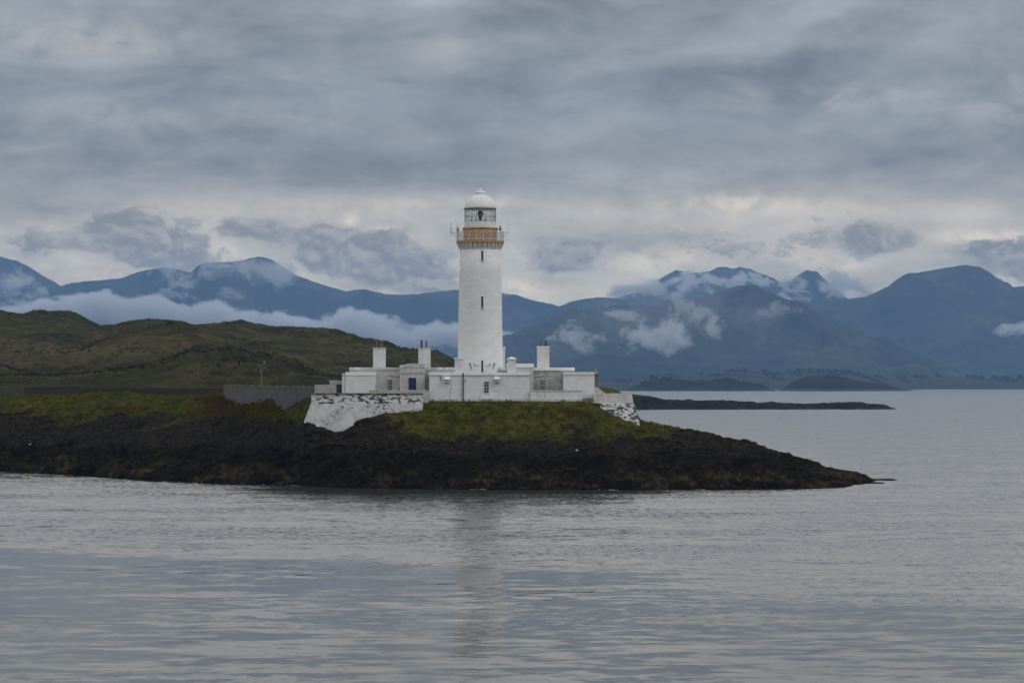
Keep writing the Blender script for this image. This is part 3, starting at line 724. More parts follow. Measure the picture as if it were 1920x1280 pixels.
# ------------------------------------------------------------------ lighthouse
def ring(px_half, D=300): return px_half * D / F
def zt(py): return Z_(py, 300)
lh = empty('lighthouse', (TX, TY, 9.8), 'tall white lighthouse tower with ochre gallery and white domed lantern', 'lighthouse')
prof = [(ring(44.5), 9.2), (ring(43.4), 11.0), (ring(42.6), 14.0), (ring(41.6), 17.5), (ring(40.4), 22.0), (ring(39.2), 25.5), (ring(38.2), zt(468))]
MB().lathe(prof, TX, TY, 96).build('shaft', M['tower'], lh, True)
# corbelled gallery
b = MB(); b.lathe([(ring(38.2), zt(469)), (ring(38.8), zt(467.8)), (ring(38.8), zt(462.6)), (ring(41.2), zt(462.4)), (ring(41.2), zt(461.2)), (ring(40.2), zt(461.0)), (ring(40.2), zt(457.2))], TX, TY, 96)
cb = b.build('corbel_course', M['corbel'], lh, False)
NC = 30
for k in range(NC):
    a0 = 2 * pi * (k + .24) / NC; a1 = 2 * pi * (k + .76) / NC
    def rp(r, a, z): return (TX + r * cos(a), TY + r * sin(a), z)
    for (ri, ro0, ro1, za, zb_) in ((ring(38), ring(39.6), ring(41.4), zt(467), zt(462.4)), (ring(39), ring(42), ring(44.0), zt(462.1), zt(457.1))):
        MB().add([rp(ri, a0, za), rp(ro0, a0, za), rp(ro0, a1, za), rp(ri, a1, za), rp(ri, a0, zb_), rp(ro1, a0, zb_), rp(ro1, a1, zb_), rp(ri, a1, zb_)],
              [(0, 1, 2, 3), (7, 6, 5, 4), (0, 4, 5, 1), (1, 5, 6, 2), (2, 6, 7, 3), (3, 7, 4, 0)]).build('corbel', M['corbel'], cb)
MB().lathe([(0.01, zt(457)), (ring(44.2), zt(457)), (ring(44.8), zt(456)), (ring(44.8), zt(452.8)), (ring(44.2), zt(452.2)), (.01, zt(452.2))], TX, TY, 96).build('gallery_floor', M['ochre'], lh)
# watch room
MB().lathe([(ring(32), zt(452.2)), (ring(32), zt(431))], TX, TY, 72).build('watch_room', M['ochre_dark'], lh, False)
MB().lathe([(ring(32), zt(432)), (ring(33.6), zt(430.5)), (ring(33.8), zt(428.5)), (ring(33.0), zt(427.3)), (ring(30), zt(427.0))], TX, TY, 72).build('cornice', M['ochre'], lh)
# railing
rail = MB(); R = ring(44.0); zr0, zr1 = zt(450.6), zt(434.6)
for z in (zr0, zr1):
    rail.tube([(TX + R * cos(t), TY + R * sin(t), z) for t in np.linspace(0, 2 * pi, 73)], .032, 6, False)
ro = rail.build('railing', M['rail'], lh)
NP_ = 20
for k in range(NP_):
    t = 2 * pi * (k + .5) / NP_
    MB().tube([(TX + R * cos(t), TY + R * sin(t), zt(452.2)), (TX + R * cos(t), TY + R * sin(t), zr1 + .05)], .036, 6).build('post', M['rail'], ro)
lat = MB(); NL = 42
for k in range(NL):
    for dr in (1, -1):
        pts = []
        for s in np.linspace(0, 1, 4):
            t = 2 * pi * (k + dr * s * 2.2) / NL; pts.append((TX + R * cos(t), TY + R * sin(t), zr0 + s * (zr1 - zr0)))
        lat.tube(pts, .022, 4, False)
lat.build('lattice', M['rail'], ro)
# lantern
MB().lathe([(ring(29.8), zt(427)), (ring(29.8), zt(416.2)), (ring(28.8), zt(416.0))], TX, TY, 48).build('lantern_base', M['lantern_white'], lh)
gb = MB(); RG = ring(29.2); zg0, zg1 = zt(416), zt(391.5)
for k in range(20):
    t = 2 * pi * (k + .35) / 20
    gb.tube([(TX + RG * cos(t), TY + RG * sin(t), zg0), (TX + RG * cos(t), TY + RG * sin(t), zg1)], .03, 6)
for z in (zg0 + .03, zt(405.5), zt(394.3), zg1 - .03):
    gb.tube([(TX + RG * cos(t), TY + RG * sin(t), z) for t in np.linspace(0, 2 * pi, 49)], .032 if z != zt(394.3) else .028, 6, False)
lg = gb.build('glazing_frame', M['bar'], lh)
pn = MB(); n = 48
pn.add([(TX + ring(28.9) * cos(2 * pi * k / n), TY + ring(28.9) * sin(2 * pi * k / n), z) for z in (zg0, zg1) for k in range(n)], [(k, (k + 1) % n, n + (k + 1) % n, n + k) for k in range(n)])
pn.build('pane', M['glass'], lg, True)
# optic
op = MB(); op.tube([(TX, TY, zt(416)), (TX, TY, zt(407))], .22, 12)
oo = op.build('lens_pedestal', M['pipe'], lh)
MB().lathe([(.18, zt(407)), (.30, zt(405)), (.36, zt(401)), (.32, zt(397)), (.18, zt(395))], TX + .02, TY, 20).build('lens', M['brass'], oo, True)
for dx in (-1.05, -.5, .62):
    q = MB(); q.box(TX + dx - .1, TX + dx + .1, TY - .4, TY - .2, zt(416), zt(411.5), .02); q.tube([(TX + dx, TY - .3, zt(411.5)), (TX + dx, TY - .3, zt(398))], .03, 6)
    q.build('cabinet', M['pipe'], lh)
# dome
MB().lathe([(ring(29), zt(392)), (ring(31.2), zt(391.6)), (ring(31.4), zt(390.2)), (ring(29.4), zt(389.4))], TX, TY, 64).build('dome_gutter', M['corbel'], lh)
pr = [(ring(28.8) * cos(a), zt(389.5) + (zt(364.5) - zt(389.5)) * sin(a)) for a in np.linspace(0, radians(72), 16)]
dm = MB().lathe(pr + [(ring(9.5), zt(364.0))], TX, TY, 64).build('dome', M['dome'], lh, True)
for k in range(12):
    t = 2 * pi * (k + .3) / 12; a = radians(43)
    r_ = ring(28.8) * cos(a); z_ = zt(389.5) + (zt(364.5) - zt(389.5)) * sin(a)
    MB().sphere((TX + r_ * cos(t), TY + r_ * sin(t), z_), .075, 8, 6).build('vent', M['corbel'], dm)
cp = MB().lathe([(ring(8.6), zt(365.5)), (ring(8.6), zt(362.6)), (ring(10.2), zt(361.8)), (ring(9.8), zt(360.0)), (ring(7), zt(358.4)), (ring(2.4), zt(357.6))], TX, TY, 32).build('ventilator', M['dome'], lh)
MB().sphere((TX, TY, zt(355.4)), ring(2.9), 16, 10).build('finial', M['dome'], cp, True)
# slit windows
def tower_r(z): return float(np.interp(z, [p_[1] for p_ in prof], [p_[0] for p_ in prof]))
for (ya, yb) in ((470.5, 488), (556, 577.5), (676, 697)):
    xs = X_(904.2, 297.5); z1, z0 = Z_(ya, 297.4), Z_(yb, 297.4)
    yf = TY - sqrt(tower_r((z0 + z1) / 2) ** 2 - (xs - TX) ** 2)
    w = MB().box(xs - .12, xs + .12, yf - .03, yf + .3, z0, z1, .0).build('window', M['dark'], lh)
    MB().box(xs - .26, xs + .26, yf - .1, yf + .25, z0 - .14, z0 - .003, .02).build('sill', M['corbel'], w)
    MB().box(xs - .22, xs + .22, yf - .045, yf + .25, z1 + .003, z1 + .1, .02).build('lintel', M['tower'], w)
# floodlights on brackets at the foot of the tower
for sgn in (-1, 1):
    cx = X_(904.0, 297.2); yf = 296.9
    z0 = Z_(685.5, 297.2)
    q = MB(); q.tube([(cx + sgn * .42, yf + .25, z0), (cx + sgn * .42, yf, z0), (cx + sgn * 1.0, yf - .02, z0), (cx + sgn * 1.0, yf - .05, z0 + .25)], .04, 6)
    br = q.build('lamp_bracket', M['greypipe'], lh)
    q = MB(); q.box(cx + sgn * .95 - .12, cx + sgn * .95 + .12, yf - .35, yf + .1, z0 + .05, z0 + .28, .03)
    q.build('junction_box', M['lamp_grey'], br)
    q = MB(); x1_ = cx + sgn * 1.2; x2_ = cx + sgn * 1.62
    q.add([(x1_, yf - .2, z0 - .45), (x1_ + sgn * .12, yf - .2, z0 - .45), (x2_, yf - .2, z0 + .28), (x2_ - sgn * .22, yf - .2, z0 + .28),
           (x1_, yf - .55, z0 - .5), (x1_ + sgn * .12, yf - .55, z0 - .5), (x2_, yf - .55, z0 + .23), (x2_ - sgn * .22, yf - .55, z0 + .23)],
          [(0, 1, 2, 3), (7, 6, 5, 4), (0, 4, 5, 1), (1, 5, 6, 2), (2, 6, 7, 3), (3, 7, 4, 0)])
    q.build('floodlight', M['greypipe'], br)
    MB().box(min(x1_, x2_) - .05, max(x1_, x2_) + .05, yf - .6, yf + .0, z0 + .285, z0 + .33).build('hood', M['lamp_grey'], br)
# gallery aerials and lamps
def aerial(px0, px1, whips, zbr=436.5):
    d = MB(); y_ = TY - .6
    z = zt(zbr); d.tube([(X_(px0, 300), y_, z), (X_(px1, 300), y_, z)], .035, 6); d.tube([(X_(px0, 300), y_, z - .55), (X_(px1, 300), y_, z)], .03, 6)
    br = d.build('aerial_bracket', M['steel'], lh)
    for wx_, t0, t1 in whips: MB().tube([(X_(wx_, 300), y_, zt(t1)), (X_(wx_, 300), y_, zt(t0))], [.024, .014], 6).build('aerial', M['steel'], br)
aerial(857, 844.6, [(844.8, 416, 437), (846.8, 416, 437), (856.6, 416, 434)])
aerial(944.5, 953.2, [(952.6, 418, 437)])
for px, top, bot, w in ((859, 426, 434.5, 1.6), (938, 424, 433, 2.0)):
    q = MB(); r = w * .0658; xc = X_(px, 300)
    q.lathe([(r * .7, zt(bot)), (r * 1.2, zt(bot - .6)), (r * 1.2, zt(bot - 2))], xc, TY - .9, 14); fo = q.build('lamp_base', M['pipe'], lh)
    MB().lathe([(r * 1.05, zt(bot - 2)), (r * 1.1, zt(top + 1.5)), (r * .8, zt(top)), (.01, zt(top - .2))], xc, TY - .9, 14).build('lamp', M['lamp_grey'], fo, True)
    MB().tube([(xc, TY - .9, zt(452)), (xc, TY - .9, zt(bot))], .035, 6).build('lamp_post', M['steel'], fo)

# ------------------------------------------------------------------ houses
def bx(b, px0, px1, py0, py1, Y, dep, bev=0.0):
    b.box(X_(px0, Y), X_(px1, Y), Y, Y + dep, Z_(py1, Y), Z_(py0, Y), bev); return b
def window(parent, px0, px1, py0, py1, Y, cols, rows, sill=True, mid=True):
    """sash window set in the wall face at depth Y"""
    x0, x1, z1, z0 = X_(px0, Y), X_(px1, Y), Z_(py0, Y), Z_(py1, Y)
    w = MB()
    fr = .05
    w.box(x0, x1, Y - .045, Y + .06, z1 - fr, z1); w.box(x0, x1, Y - .045, Y + .06, z0, z0 + fr)
    w.box(x0, x0 + fr, Y - .045, Y + .06, z0 + fr, z1 - fr); w.box(x1 - fr, x1, Y - .045, Y + .06, z0 + fr, z1 - fr)
    for c in range(1, cols):
        x = x0 + (x1 - x0) * c / cols; w.box(x - .017, x + .017, Y - .038, Y + .05, z0 + fr, z1 - fr)
    for r in range(1, rows):
        z = z0 + (z1 - z0) * r / rows; t = .035 if (mid and r * 2 == rows) else .017
        w.box(x0 + fr, x1 - fr, Y - .033 - (.01 if t > .02 else 0), Y + .045, z - t, z + t)
    o = w.build('window', M['frame'], parent)
    MB().box(x0 + .02, x1 - .02, Y - .012, Y + .03, z0 + .02, z1 - .02).build('pane', M['pane'], o)
    if sill: MB().box(x0 - .1, x1 + .1, Y - .12, Y + .1, z0 - .12, z0 - .002, .015).build('sill', M['sill'], o)
    return o
def chimney(parent, px0, px1, py0, py1, Y, dep, pots, cap_mat, wall_mat):
    b = MB(); bx(b, px0, px1, py0 + 2.4, py1 + 4, Y, dep); c = b.build('chimney', wall_mat, parent)
    x0, x1 = X_(px0, Y), X_(px1, Y); zc = Z_(py0 + 2.4, Y)
    MB().box(x0 - .06, x1 + .06, Y - .06, Y + dep + .06, zc, zc + .14, .02).build('cap', cap_mat, c)
    for px, top, m in pots:
        x = X_(px, Y + dep / 2); h = Z_(top, Y) ; zb = zc + .14
        MB().lathe([(.15, zb), (.145, zb + .12), (.115, zb + .16), (.11, h - .14), (.14, h - .12), (.14, h - .03), (.09, h), (.085, h - .2)], x, Y + dep / 2, 14).build('chimney_pot', M[m], c, False)
    return c

# --- left cottage
cot = empty('cottage', P(730, 745, 298), 'weathered grey-white flat-roofed cottage left of the tower with navy blue door', 'house')
b = MB(); bx(b, 656, 862, 695.0, 752, 298, 8.0); b.build('wall', M['greywall'], cot)
b = MB(); bx(b, 654.5, 862, 688.5, 693.2, 297.85, 8.3, .03); b.build('parapet', M['coping_old'], cot)
b = MB(); bx(b, 655.2, 862, 693.3, 695.1, 297.92, 8.16); b.build('cornice', M['greywall'], cot)
b = MB(); bx(b, 750, 796.5, 699.6, 752, 296.6, 1.45); po = b.build('porch', M['greywall'], cot)
b = MB(); bx(b, 748.8, 797.7, 697.6, 699.5, 296.5, 1.5); b.build('cornice', M['coping_old'], po)
b = MB(); bx(b, 749.6, 796.8, 689.6, 697.5, 296.55, 1.5); b.build('parapet', M['greywall'], po)
pts = [(749, 689.4), (749, 684.2), (757, 683.4), (764, 681.6), (775, 680.8), (785, 681.8), (796, 683.2), (796.8, 689.4)]
Yp = 296.5; poly = [(X_(a, Yp), Z_(c, Yp)) for a, c in pts]; n = len(poly)
MB().add([(x, Yp, z) for x, z in poly] + [(x, Yp + 2.2, z) for x, z in poly], [tuple(range(n)), tuple(range(n, 2 * n))[::-1]] + [(k, n + k, n + (k + 1) % n, (k + 1) % n) for k in range(n)]).build('pediment', M['coping_old'], po)
b = MB(); bx(b, 766, 780.4, 708, 732.5, 296.57, .1, .01); d = b.build('door', M['blue'], cot)
MB().sphere((X_(778.5, 296.5), 296.53, Z_(721, 296.5)), .04, 8, 6).build('handle', M['steel'], d)
b = MB()
bx(b, 765.1, 766, 706.8, 732.5, 296.53, .1); bx(b, 780.4, 781.3, 706.8, 732.5, 296.53, .1); bx(b, 766, 780.4, 706.8, 708, 296.53, .1)
b.build('door_frame', M['greywall'], d)
window(cot, 726.5, 736.2, 711.5, 732, 298, 3, 4)
chimney(cot, 699.5, 722.5, 651.5, 692, 299.5, 1.1, [(706.5, 638, 'terracotta'), (715.5, 638.5, 'buffpot')], M['coping_old'], M['chimney'])
chimney(cot, 784.5, 807, 652, 692, 299.5, 1.1, [(790.5, 637.5, 'soot'), (799.5, 639, 'terracotta')], M['coping_old'], M['chimney'])
MB().tube([(X_(796.9, 297.9), 297.9, Z_(700, 297.9)), (X_(796.9, 297.9), 297.9, Z_(733, 297.9))], .045, 8).build('downpipe', M['greypipe'], cot)
MB().tube([(X_(727, 297.9), 297.88, Z_(703.4, 297.9)), (X_(738, 297.9), 297.88, Z_(705.4, 297.9)), (X_(750, 297.9), 297.88, Z_(706.4, 297.9))], .035, 6).build('cable', M['greypipe'], cot)
b = MB(); bx(b, 747, 749.6, 729.2, 731.6, 297.85, .2, .02); b.build('meter_box', M['greypipe'], cot)
MB().tube([P(655.5, 688.5, 298.3), P(655.5, 685.8, 298.3)], .05, 6).sphere(P(655.5, 685.2, 298.3), .12, 8, 6).build('roof_vent', M['pipe'], cot)

# --- left outbuilding
ob = empty('outbuilding', P(670, 740, 294), 'small white outbuilding with bright coping in front of the left cottage', 'outbuilding')
b = MB(); bx(b, 641.5, 702.5, 704, 750, 294, 3.95); b.build('wall', M['white'], ob)
b = MB(); bx(b, 641, 647.5, 699.4, 703.6, 293.92, 4.0, .02); b.build('corner_coping', M['coping_old'], ob)
b = MB(); bx(b, 647.6, 703, 697.4, 703.9, 293.9, 4.0, .03); b.build('coping', M['bright'], ob)
MB().tube([P(646.8, 705, 293.93), P(646.8, 737, 293.93)], .03, 6).build('downpipe', M['greypipe'], ob)

# --- stepped yard wall with blue door
yw = empty('yard_wall', P(615, 740, 296), 'pale rubble yard wall with a step and a small navy door', 'wall')
b = MB(); bx(b, 590, 618, 723.5, 752, 296, .5); bx(b, 618, 643.5, 715, 752, 296, .5); b.build('wall', M['rubble'], yw)
b = MB(); bx(b, 589.4, 618, 721.4, 723.4, 295.95, .6, .02); bx(b, 617.5, 643.5, 713, 714.9, 295.95, .6, .02); b.build('coping', M['coping_old'], yw)
b = MB(); bx(b, 631, 640.4, 720.2, 740, 295.93, .1, .01); b.build('door', M['blue'], yw)

# --- front block round the tower
fb = empty('tower_base', P(900, 750, 293), 'low white flat-roofed base building wrapped round the foot of the lighthouse', 'building')
b = MB(); bx(b, 805, 993.2, 704, 747.6, 293, 9.2); b.build('wall', M['white'], fb)
b = MB(); bx(b, 804, 994.2, 747.8, 760, 292.9, 9.4); b.build('plinth', M['sill'], fb)
b = MB(); bx(b, 803.6, 994.4, 698.2, 703.8, 292.86, 9.5, .04); b.build('coping', M['bright'], fb)
for px0, px1, top in ((852.5, 868.6, 670), (951.4, 967.6, 671)):
    b = MB(); bx(b, px0, px1, top + 3.2, 698.1, 293.4, 1.1); pi_ = b.build('pier', M['white'], fb)
    x0, x1 = X_(px0, 293.4), X_(px1, 293.4); z = Z_(top + 3.2, 293.4)
    c = MB().box(x0 - .08, x1 + .08, 293.3, 294.6, z, z + .15, .02)
    xm = (x0 + x1) / 2
    if px0 > 900: c.prism([(x0 - .02, 293.36), (x1 + .02, 293.36), (x1 + .02, 294.54), (x0 - .02, 294.54)], z + .15, [(xm - .1, 293.85), (xm + .1, 293.85), (xm + .1, 294.05), (xm - .1, 294.05)], z + .36)
    c.build('cap', M['bright'], pi_)
window(fb, 907.2, 917, 714.6, 737, 293, 2, 4)
b = MB(); bx(b, 901, 925, 740.0, 748, 292.75, .2, .02); b.build('hatch', M['bright'], fb)
for px0, px1 in ((833, 843.5), (926.3, 937.2)):
    Yb = 292.35
    b = MB(); bx(b, px0 + 1, px1 - 1, 711, 717.6, Yb, .63, .03); v_ = b.build('wall_vent', M['lamp_grey'], fb)
    x0, x1 = X_(px0, Yb), X_(px1, Yb); z = Z_(711, Yb)
    MB().add([(x0, Yb - .08, z), (x1, Yb - .08, z), (x1, Yb + .63, z + .28), (x0, Yb + .63, z + .28), (x0, Yb - .08, z + .03), (x1, Yb - .08, z + .03), (x1, Yb + .63, z + .32), (x0, Yb + .63, z + .32)],
             [(0, 1, 2, 3), (7, 6, 5, 4), (0, 4, 5, 1), (1, 5, 6, 2), (2, 6, 7, 3), (3, 7, 4, 0)]).build('hood', M['bright'], v_)
MB().tube([P(868.2, 699, 292.8), P(868.2, 704, 292.85), P(868.2, 751.5, 292.85)], .075, 10).build('downpipe', M['pipe'], fb)
MB().tube([P(825.6, 698, 292.9), P(825.8, 711, 292.92), P(827.4, 713.5, 292.92)], .035, 6).build('cable', M['pipe'], fb)
MB().sphere(P(872.8, 713.6, 292.97), .09, 8, 6).build('wall_lamp', M['pipe'], fb)
b = MB(); bx(b, 926, 935, 732, 733.0, 292.95, .1); b.build('ledge', M['sill'], fb)

# --- right cottage
rc = empty('cottage', P(1020, 745, 298), 'blotched grey flat-roofed cottage right of the tower with white parapet', 'house')
b = MB(); bx(b, 938, 1076.4, 695.2, 752, 298, 8.0); b.build('wall', M['patchwall'], rc)
b = MB(); bx(b, 938, 1077.6, 688.8, 695.0, 297.85, 8.3, .03); b.build('parapet', M['bright'], rc)
b = MB(); bx(b, 951, 1000.4, 689.0, 752, 296.7, 1.5); po = b.build('porch', M['greywall'], rc)
b = MB(); bx(b, 949.5, 1001, 681.5, 688.8, 296.6, 1.7, .03); b.build('parapet', M['bright'], po)
b = MB(); bx(b, 950, 1000.8, 699.6, 700.8, 296.62, .1); b.build('string_course', M['coping_old'], po)
window(rc, 1012, 1022.3, 711.6, 731.6, 298, 3, 4)
chimney(rc, 1007, 1030, 648.8, 692, 299.5, 1.1, [(1014, 637, 'terracotta'), (1023.5, 637.5, 'soot')], M['bright'], M['chimney'])
b = MB(); bx(b, 939, 947, 653, 690, 302, 1.0); tc = b.build('chimney', M['white'], rc)
b = MB(); bx(b, 938.2, 947.8, 650.2, 652.9, 301.9, 1.2, .02); b.build('cap', M['bright'], tc)
MB().tube([P(1001.5, 705.8, 297.9), P(1022, 703, 297.9)], .06, 8).build('gutter', M['sill'], rc)
MB().tube([P(1056.6, 717, 297.9), P(1056.6, 733, 297.9)], .06, 8).build('downpipe', M['pipe'], rc)
b = MB(); bx(b, 948.8, 951, 683, 688, 300, .3); b.build('roof_hatch', M['pipe'], rc)
b = MB(); bx(b, 1000.2, 1002.2, 728.8, 731.5, 297.85, .2, .02); b.build('meter_box', M['greypipe'], rc)

# --- right outbuilding
ro2 = empty('outbuilding', P(1086, 745, 294), 'white outbuilding with pale coping at the right end of the cottages', 'outbuilding')
b = MB(); bx(b, 1056.5, 1114.8, 703, 755, 294, 3.9); b.build('wall', M['white'], ro2)
b = MB(); bx(b, 1056, 1115.3, 697.3, 702.9, 293.9, 4.05, .03); b.build('coping', M['lantern_white'], ro2)

# --- low terrace walls
lw = empty('terrace_wall', P(750, 745, 291), 'low grey terrace wall in front of the left cottage door', 'wall')
b = MB(); bx(b, 692, 804, 733.4, 756, 291, .45); b.build('wall', M['greywall'], lw)
b = MB(); bx(b, 691.4, 804.6, 731.2, 733.3, 290.93, .6, .02); b.build('coping', M['coping_old'], lw)
MB().tube([P(717.5, 725.5, 290.7), P(717.5, 740, 290.7)], .03, 6).build('rail_post', M['greypipe'], lw)
lw = empty('terrace_wall', P(1040, 748, 292.3), 'low white terrace wall between the tower base and right outbuilding', 'wall')
b = MB(); bx(b, 994.6, 1093, 733.6, 748, 292.4, .45); b.build('wall', M['white'], lw)
b = MB(); bx(b, 994.6, 1092, 731.2, 733.5, 292.33, .6, .02); b.build('coping', M['coping_old'], lw)
b = MB(); bx(b, 994.6, 1115, 747.6, 757, 292.3, .6); b.build('plinth', M['sill'], lw)
MB().tube([P(1007, 735, 292.3), P(1017, 747, 292.3)], .03, 6).build('handrail', M['frame'], lw)
MB().tube([P(1022, 733, 292.3), P(1022, 748, 292.3)], .02, 6).build('post', M['greypipe'], lw)
b = MB(); bx(b, 1093.2, 1113, 746.4, 757, 291.8, .5, .03); b.build('step', M['moss_coping'], lw)

# --- sandstone gate pier and gable at the far right
gp = empty('gate_pier', P(1119, 738, 297), 'slim sandstone gate pier beside the right outbuilding', 'pier')
b = MB(); bx(b, 1115.6, 1121.4, 704.5, 742, 297, .5); b.build('shaft', M['buffpot'], gp)
b = MB(); bx(b, 1114.8, 1122.4, 702.2, 704.4, 296.9, .7, .03); b.build('cap', M['soot'], gp)
MB().lathe([(.16, Z_(702.1, 297.2)), (.2, Z_(699, 297.2)), (.13, Z_(696, 297.2)), (.16, Z_(694.4, 297.2)), (.1, Z_(692.4, 297.2)), (.03, Z_(690.6, 297.2))], X_(1117.6, 297.2), 297.25, 12).build('finial', M['sandstone'], gp)
gw = empty('yard_wall', P(1124, 740, 295), 'short sloping grey wall at the foot of the gate pier', 'wall')
Yp = 295.2; poly = [(X_(a, Yp), Z_(c, Yp)) for a, c in ((1114.5, 745), (1115.5, 726), (1119, 725.2), (1127, 731), (1134, 736.4), (1136, 745))]; n = len(poly)
MB().add([(x, Yp, z) for x, z in poly] + [(x, Yp + .5, z) for x, z in poly], [tuple(range(n)), tuple(range(n, 2 * n))[::-1]] + [(k, n + k, n + (k + 1) % n, (k + 1) % n) for k in range(n)]).build('wall', M['greywall'], gw)

# --- battered retaining walls
rw = empty('retaining_wall', P(690, 800, 287), 'tall sloping retaining wall with peeling white limewash, left of the grass bank', 'wall')
def pl(lst): return [(X_(a, Y), Y) for a, Y in lst]
topp = pl([(583.5, 288.5), (690, 287.6), (793.5, 289.4), (793.5, 291.5), (583.5, 293.5)])
MB().prism(topp, Z_(757.0, 287.6), pl([(583.8, 288.65), (690, 287.75), (793.2, 289.55), (793.2, 291.4), (583.8, 293.4)]), Z_(738.0, 287.6)).build('upper_wall', M['retain_top'], rw)
topl = pl([(582.6, 288.4), (690, 287.4), (793.3, 289.2), (793.3, 291.6), (582.6, 293.6)])
botl = pl([(569.5, 287.4), (690, 285.2), (788.0, 287.9), (788, 292.0), (569.5, 294)])
zt_l = Z_(757.1, 287.6); zbl = [7.3, 3.6, 6.0, 6.0, 7.3]
MB().add([(x, y, z) for (x, y), z in zip(botl, zbl)] + [(x, y, zt_l) for x, y in topl],
         [(4, 3, 2, 1, 0), (5, 6, 7, 8, 9)] + [(k, (k + 1) % 5, 5 + (k + 1) % 5, 5 + k) for k in range(5)]).build('battered_base', M['retain_low'], rw)
b = MB(); b.prism(pl([(583.0, 288.4), (690, 287.5), (794, 289.3), (794, 291.5), (583.0, 293.6)]), Z_(737.9, 287.6), None, Z_(736.9, 287.6)).build('coping', M['moss_coping'], rw)
rw = empty('retaining_wall', P(1155, 765, 293), 'short battered retaining wall at the right end above the shore', 'wall')
MB().prism(pl([(1111.5, 292.0), (1187.6, 293.2), (1187.6, 297), (1111.5, 296)]), Z_(755.5, 292.6), pl([(1112.5, 292.2), (1184.6, 293.4), (1184.6, 296.9), (1112.5, 296)]), Z_(737.4, 292.6)).build('upper_wall', M['retain_right'], rw)
MB().prism(pl([(1125, 290.8), (1201.5, 292.0), (1201.5, 297.4), (1125, 296)]), 6.4, pl([(1126, 291.8), (1190.2, 293.0), (1190.2, 297.2), (1126, 296)]), Z_(755.7, 292.6)).build('battered_base', M['retain_top'], rw)

# --- grey harled garden wall running back to the left
gh = empty('garden_wall', P(500, 745, 320), 'grey harled garden wall with mossy coping running behind the bracken', 'wall')
w = MB(); c = MB()
pth = [(589.5, 298.5, 728.2), (565, 301, 727.8), (530, 306, 727.2), (490, 314, 726.2), (450, 326, 724.8), (419, 340, 724)]
pt = [(X_(a, Y), Y, Z_(t, Y)) for a, Y, t in pth]
for i in range(len(pt) - 1):
    (xa, ya, za), (xb, yb, zb_) = pt[i], pt[i + 1]
    w.add([(xa, ya, 7), (xb, yb, 7), (xb, yb, zb_), (xa, ya, za), (xa + .1, ya + .5, 7), (xb + .1, yb + .5, 7), (xb + .1, yb + .5, zb_), (xa + .1, ya + .5, za)],
          [(0, 1, 2, 3), (7, 6, 5, 4), (3, 2, 6, 7), (0, 3, 7, 4), (1, 5, 6, 2)])
    nst = max(3, int(sqrt((xb - xa) ** 2 + (yb - ya) ** 2) / .55))
    for k in range(nst):
        f0 = k / nst; f1 = (k + .93) / nst; hgt = random.uniform(.16, .32)
        q0 = [(1 - f0) * A + f0 * B for A, B in zip(pt[i], pt[i + 1])]; q1 = [(1 - f1) * A + f1 * B for A, B in zip(pt[i], pt[i + 1])]
        j = random.uniform(-.05, .05)
        c.add([(q0[0], q0[1] - .1 + j, q0[2]), (q1[0], q1[1] - .1 + j, q1[2]), (q1[0] + .1, q1[1] + .6, q1[2]), (q0[0] + .1, q0[1] + .6, q0[2]),
               (q0[0] - .03, q0[1] - .05 + j, q0[2] + hgt), (q1[0] + .03, q1[1] - .05 + j, q1[2] + hgt * random.uniform(.8, 1.1)), (q1[0] + .1, q1[1] + .5, q1[2] + hgt), (q0[0] + .1, q0[1] + .5, q0[2] + hgt)],
              [(3, 2, 1, 0), (4, 5, 6, 7), (0, 1, 5, 4), (1, 2, 6, 5), (2, 3, 7, 6), (3, 0, 4, 7)])
w.build('wall', M['harl'], gh); c.build('coping', M['moss_coping'], gh)

# --- dark drystone walls on the left
def rough_wall(name, pth, zbase, thick, mat, label, copes=True, hvar=.12):
    pt = [(X_(a, Y), Y, Z_(t, Y)) for a, Y, t in pth]
    root = empty(name, pt[0][:2] + (zbase if zbase is not None else pt[0][2],), label, 'wall')
    w = MB()
    for i in range(len(pt) - 1):
        L = sqrt(sum((a - b_) ** 2 for a, b_ in zip(pt[i], pt[i + 1]))); nst = max(2, int(L / .8))
        for k in range(nst):
            q0 = [(1 - k / nst) * A + k / nst * B for A, B in zip(pt[i], pt[i + 1])]; q1 = [(1 - (k + 1) / nst) * A + (k + 1) / nst * B for A, B in zip(pt[i], pt[i + 1])]
            zb0 = zbase if zbase is not None else q0[2] - 2.2; t = random.uniform(-hvar, hvar)
            w.add([(q0[0], q0[1], zb0), (q1[0], q1[1], zb0), (q1[0], q1[1], q1[2] + t), (q0[0], q0[1], q0[2] + t), (q0[0], q0[1] + thick, zb0), (q1[0], q1[1] + thick, zb0), (q1[0], q1[1] + thick, q1[2] + t), (q0[0], q0[1] + thick, q0[2] + t)],
                  [(0, 1, 2, 3), (7, 6, 5, 4), (3, 2, 6, 7), (0, 3, 7, 4), (1, 5, 6, 2)])
    w.build('wall', mat, root); return root
rough_wall('drystone_wall', [(44, 366, 726), (120, 366, 726), (250, 365, 727), (420, 362, 727.5)], 7.5, .6, M['drystone'], 'long dark drystone wall between the grassy bank and the hill')
rough_wall('drystone_wall', [(-170, 363, 724), (0, 362, 724.5), (43.5, 361.5, 725.5)], 7.5, .6, M['drystone_grey'], 'greyer stone wall section at the left edge behind the grass')
# field dyke climbing over the hill
dp = []
for px in np.linspace(-40, 470, 60):
    Yd = float(np.interp(px, [-40, 0, 200, 300, 380, 440, 470], [520, 515, 470, 450, 440, 434, 433])); zz = hill_z(px, Yd) + .75
    dp.append((px, Yd, HOR - (zz - H) * F / Yd))
rough_wall('field_dyke', dp, None, .7, M['drystone'], 'thin dark stone dyke winding across the moorland hillside', hvar=.15)

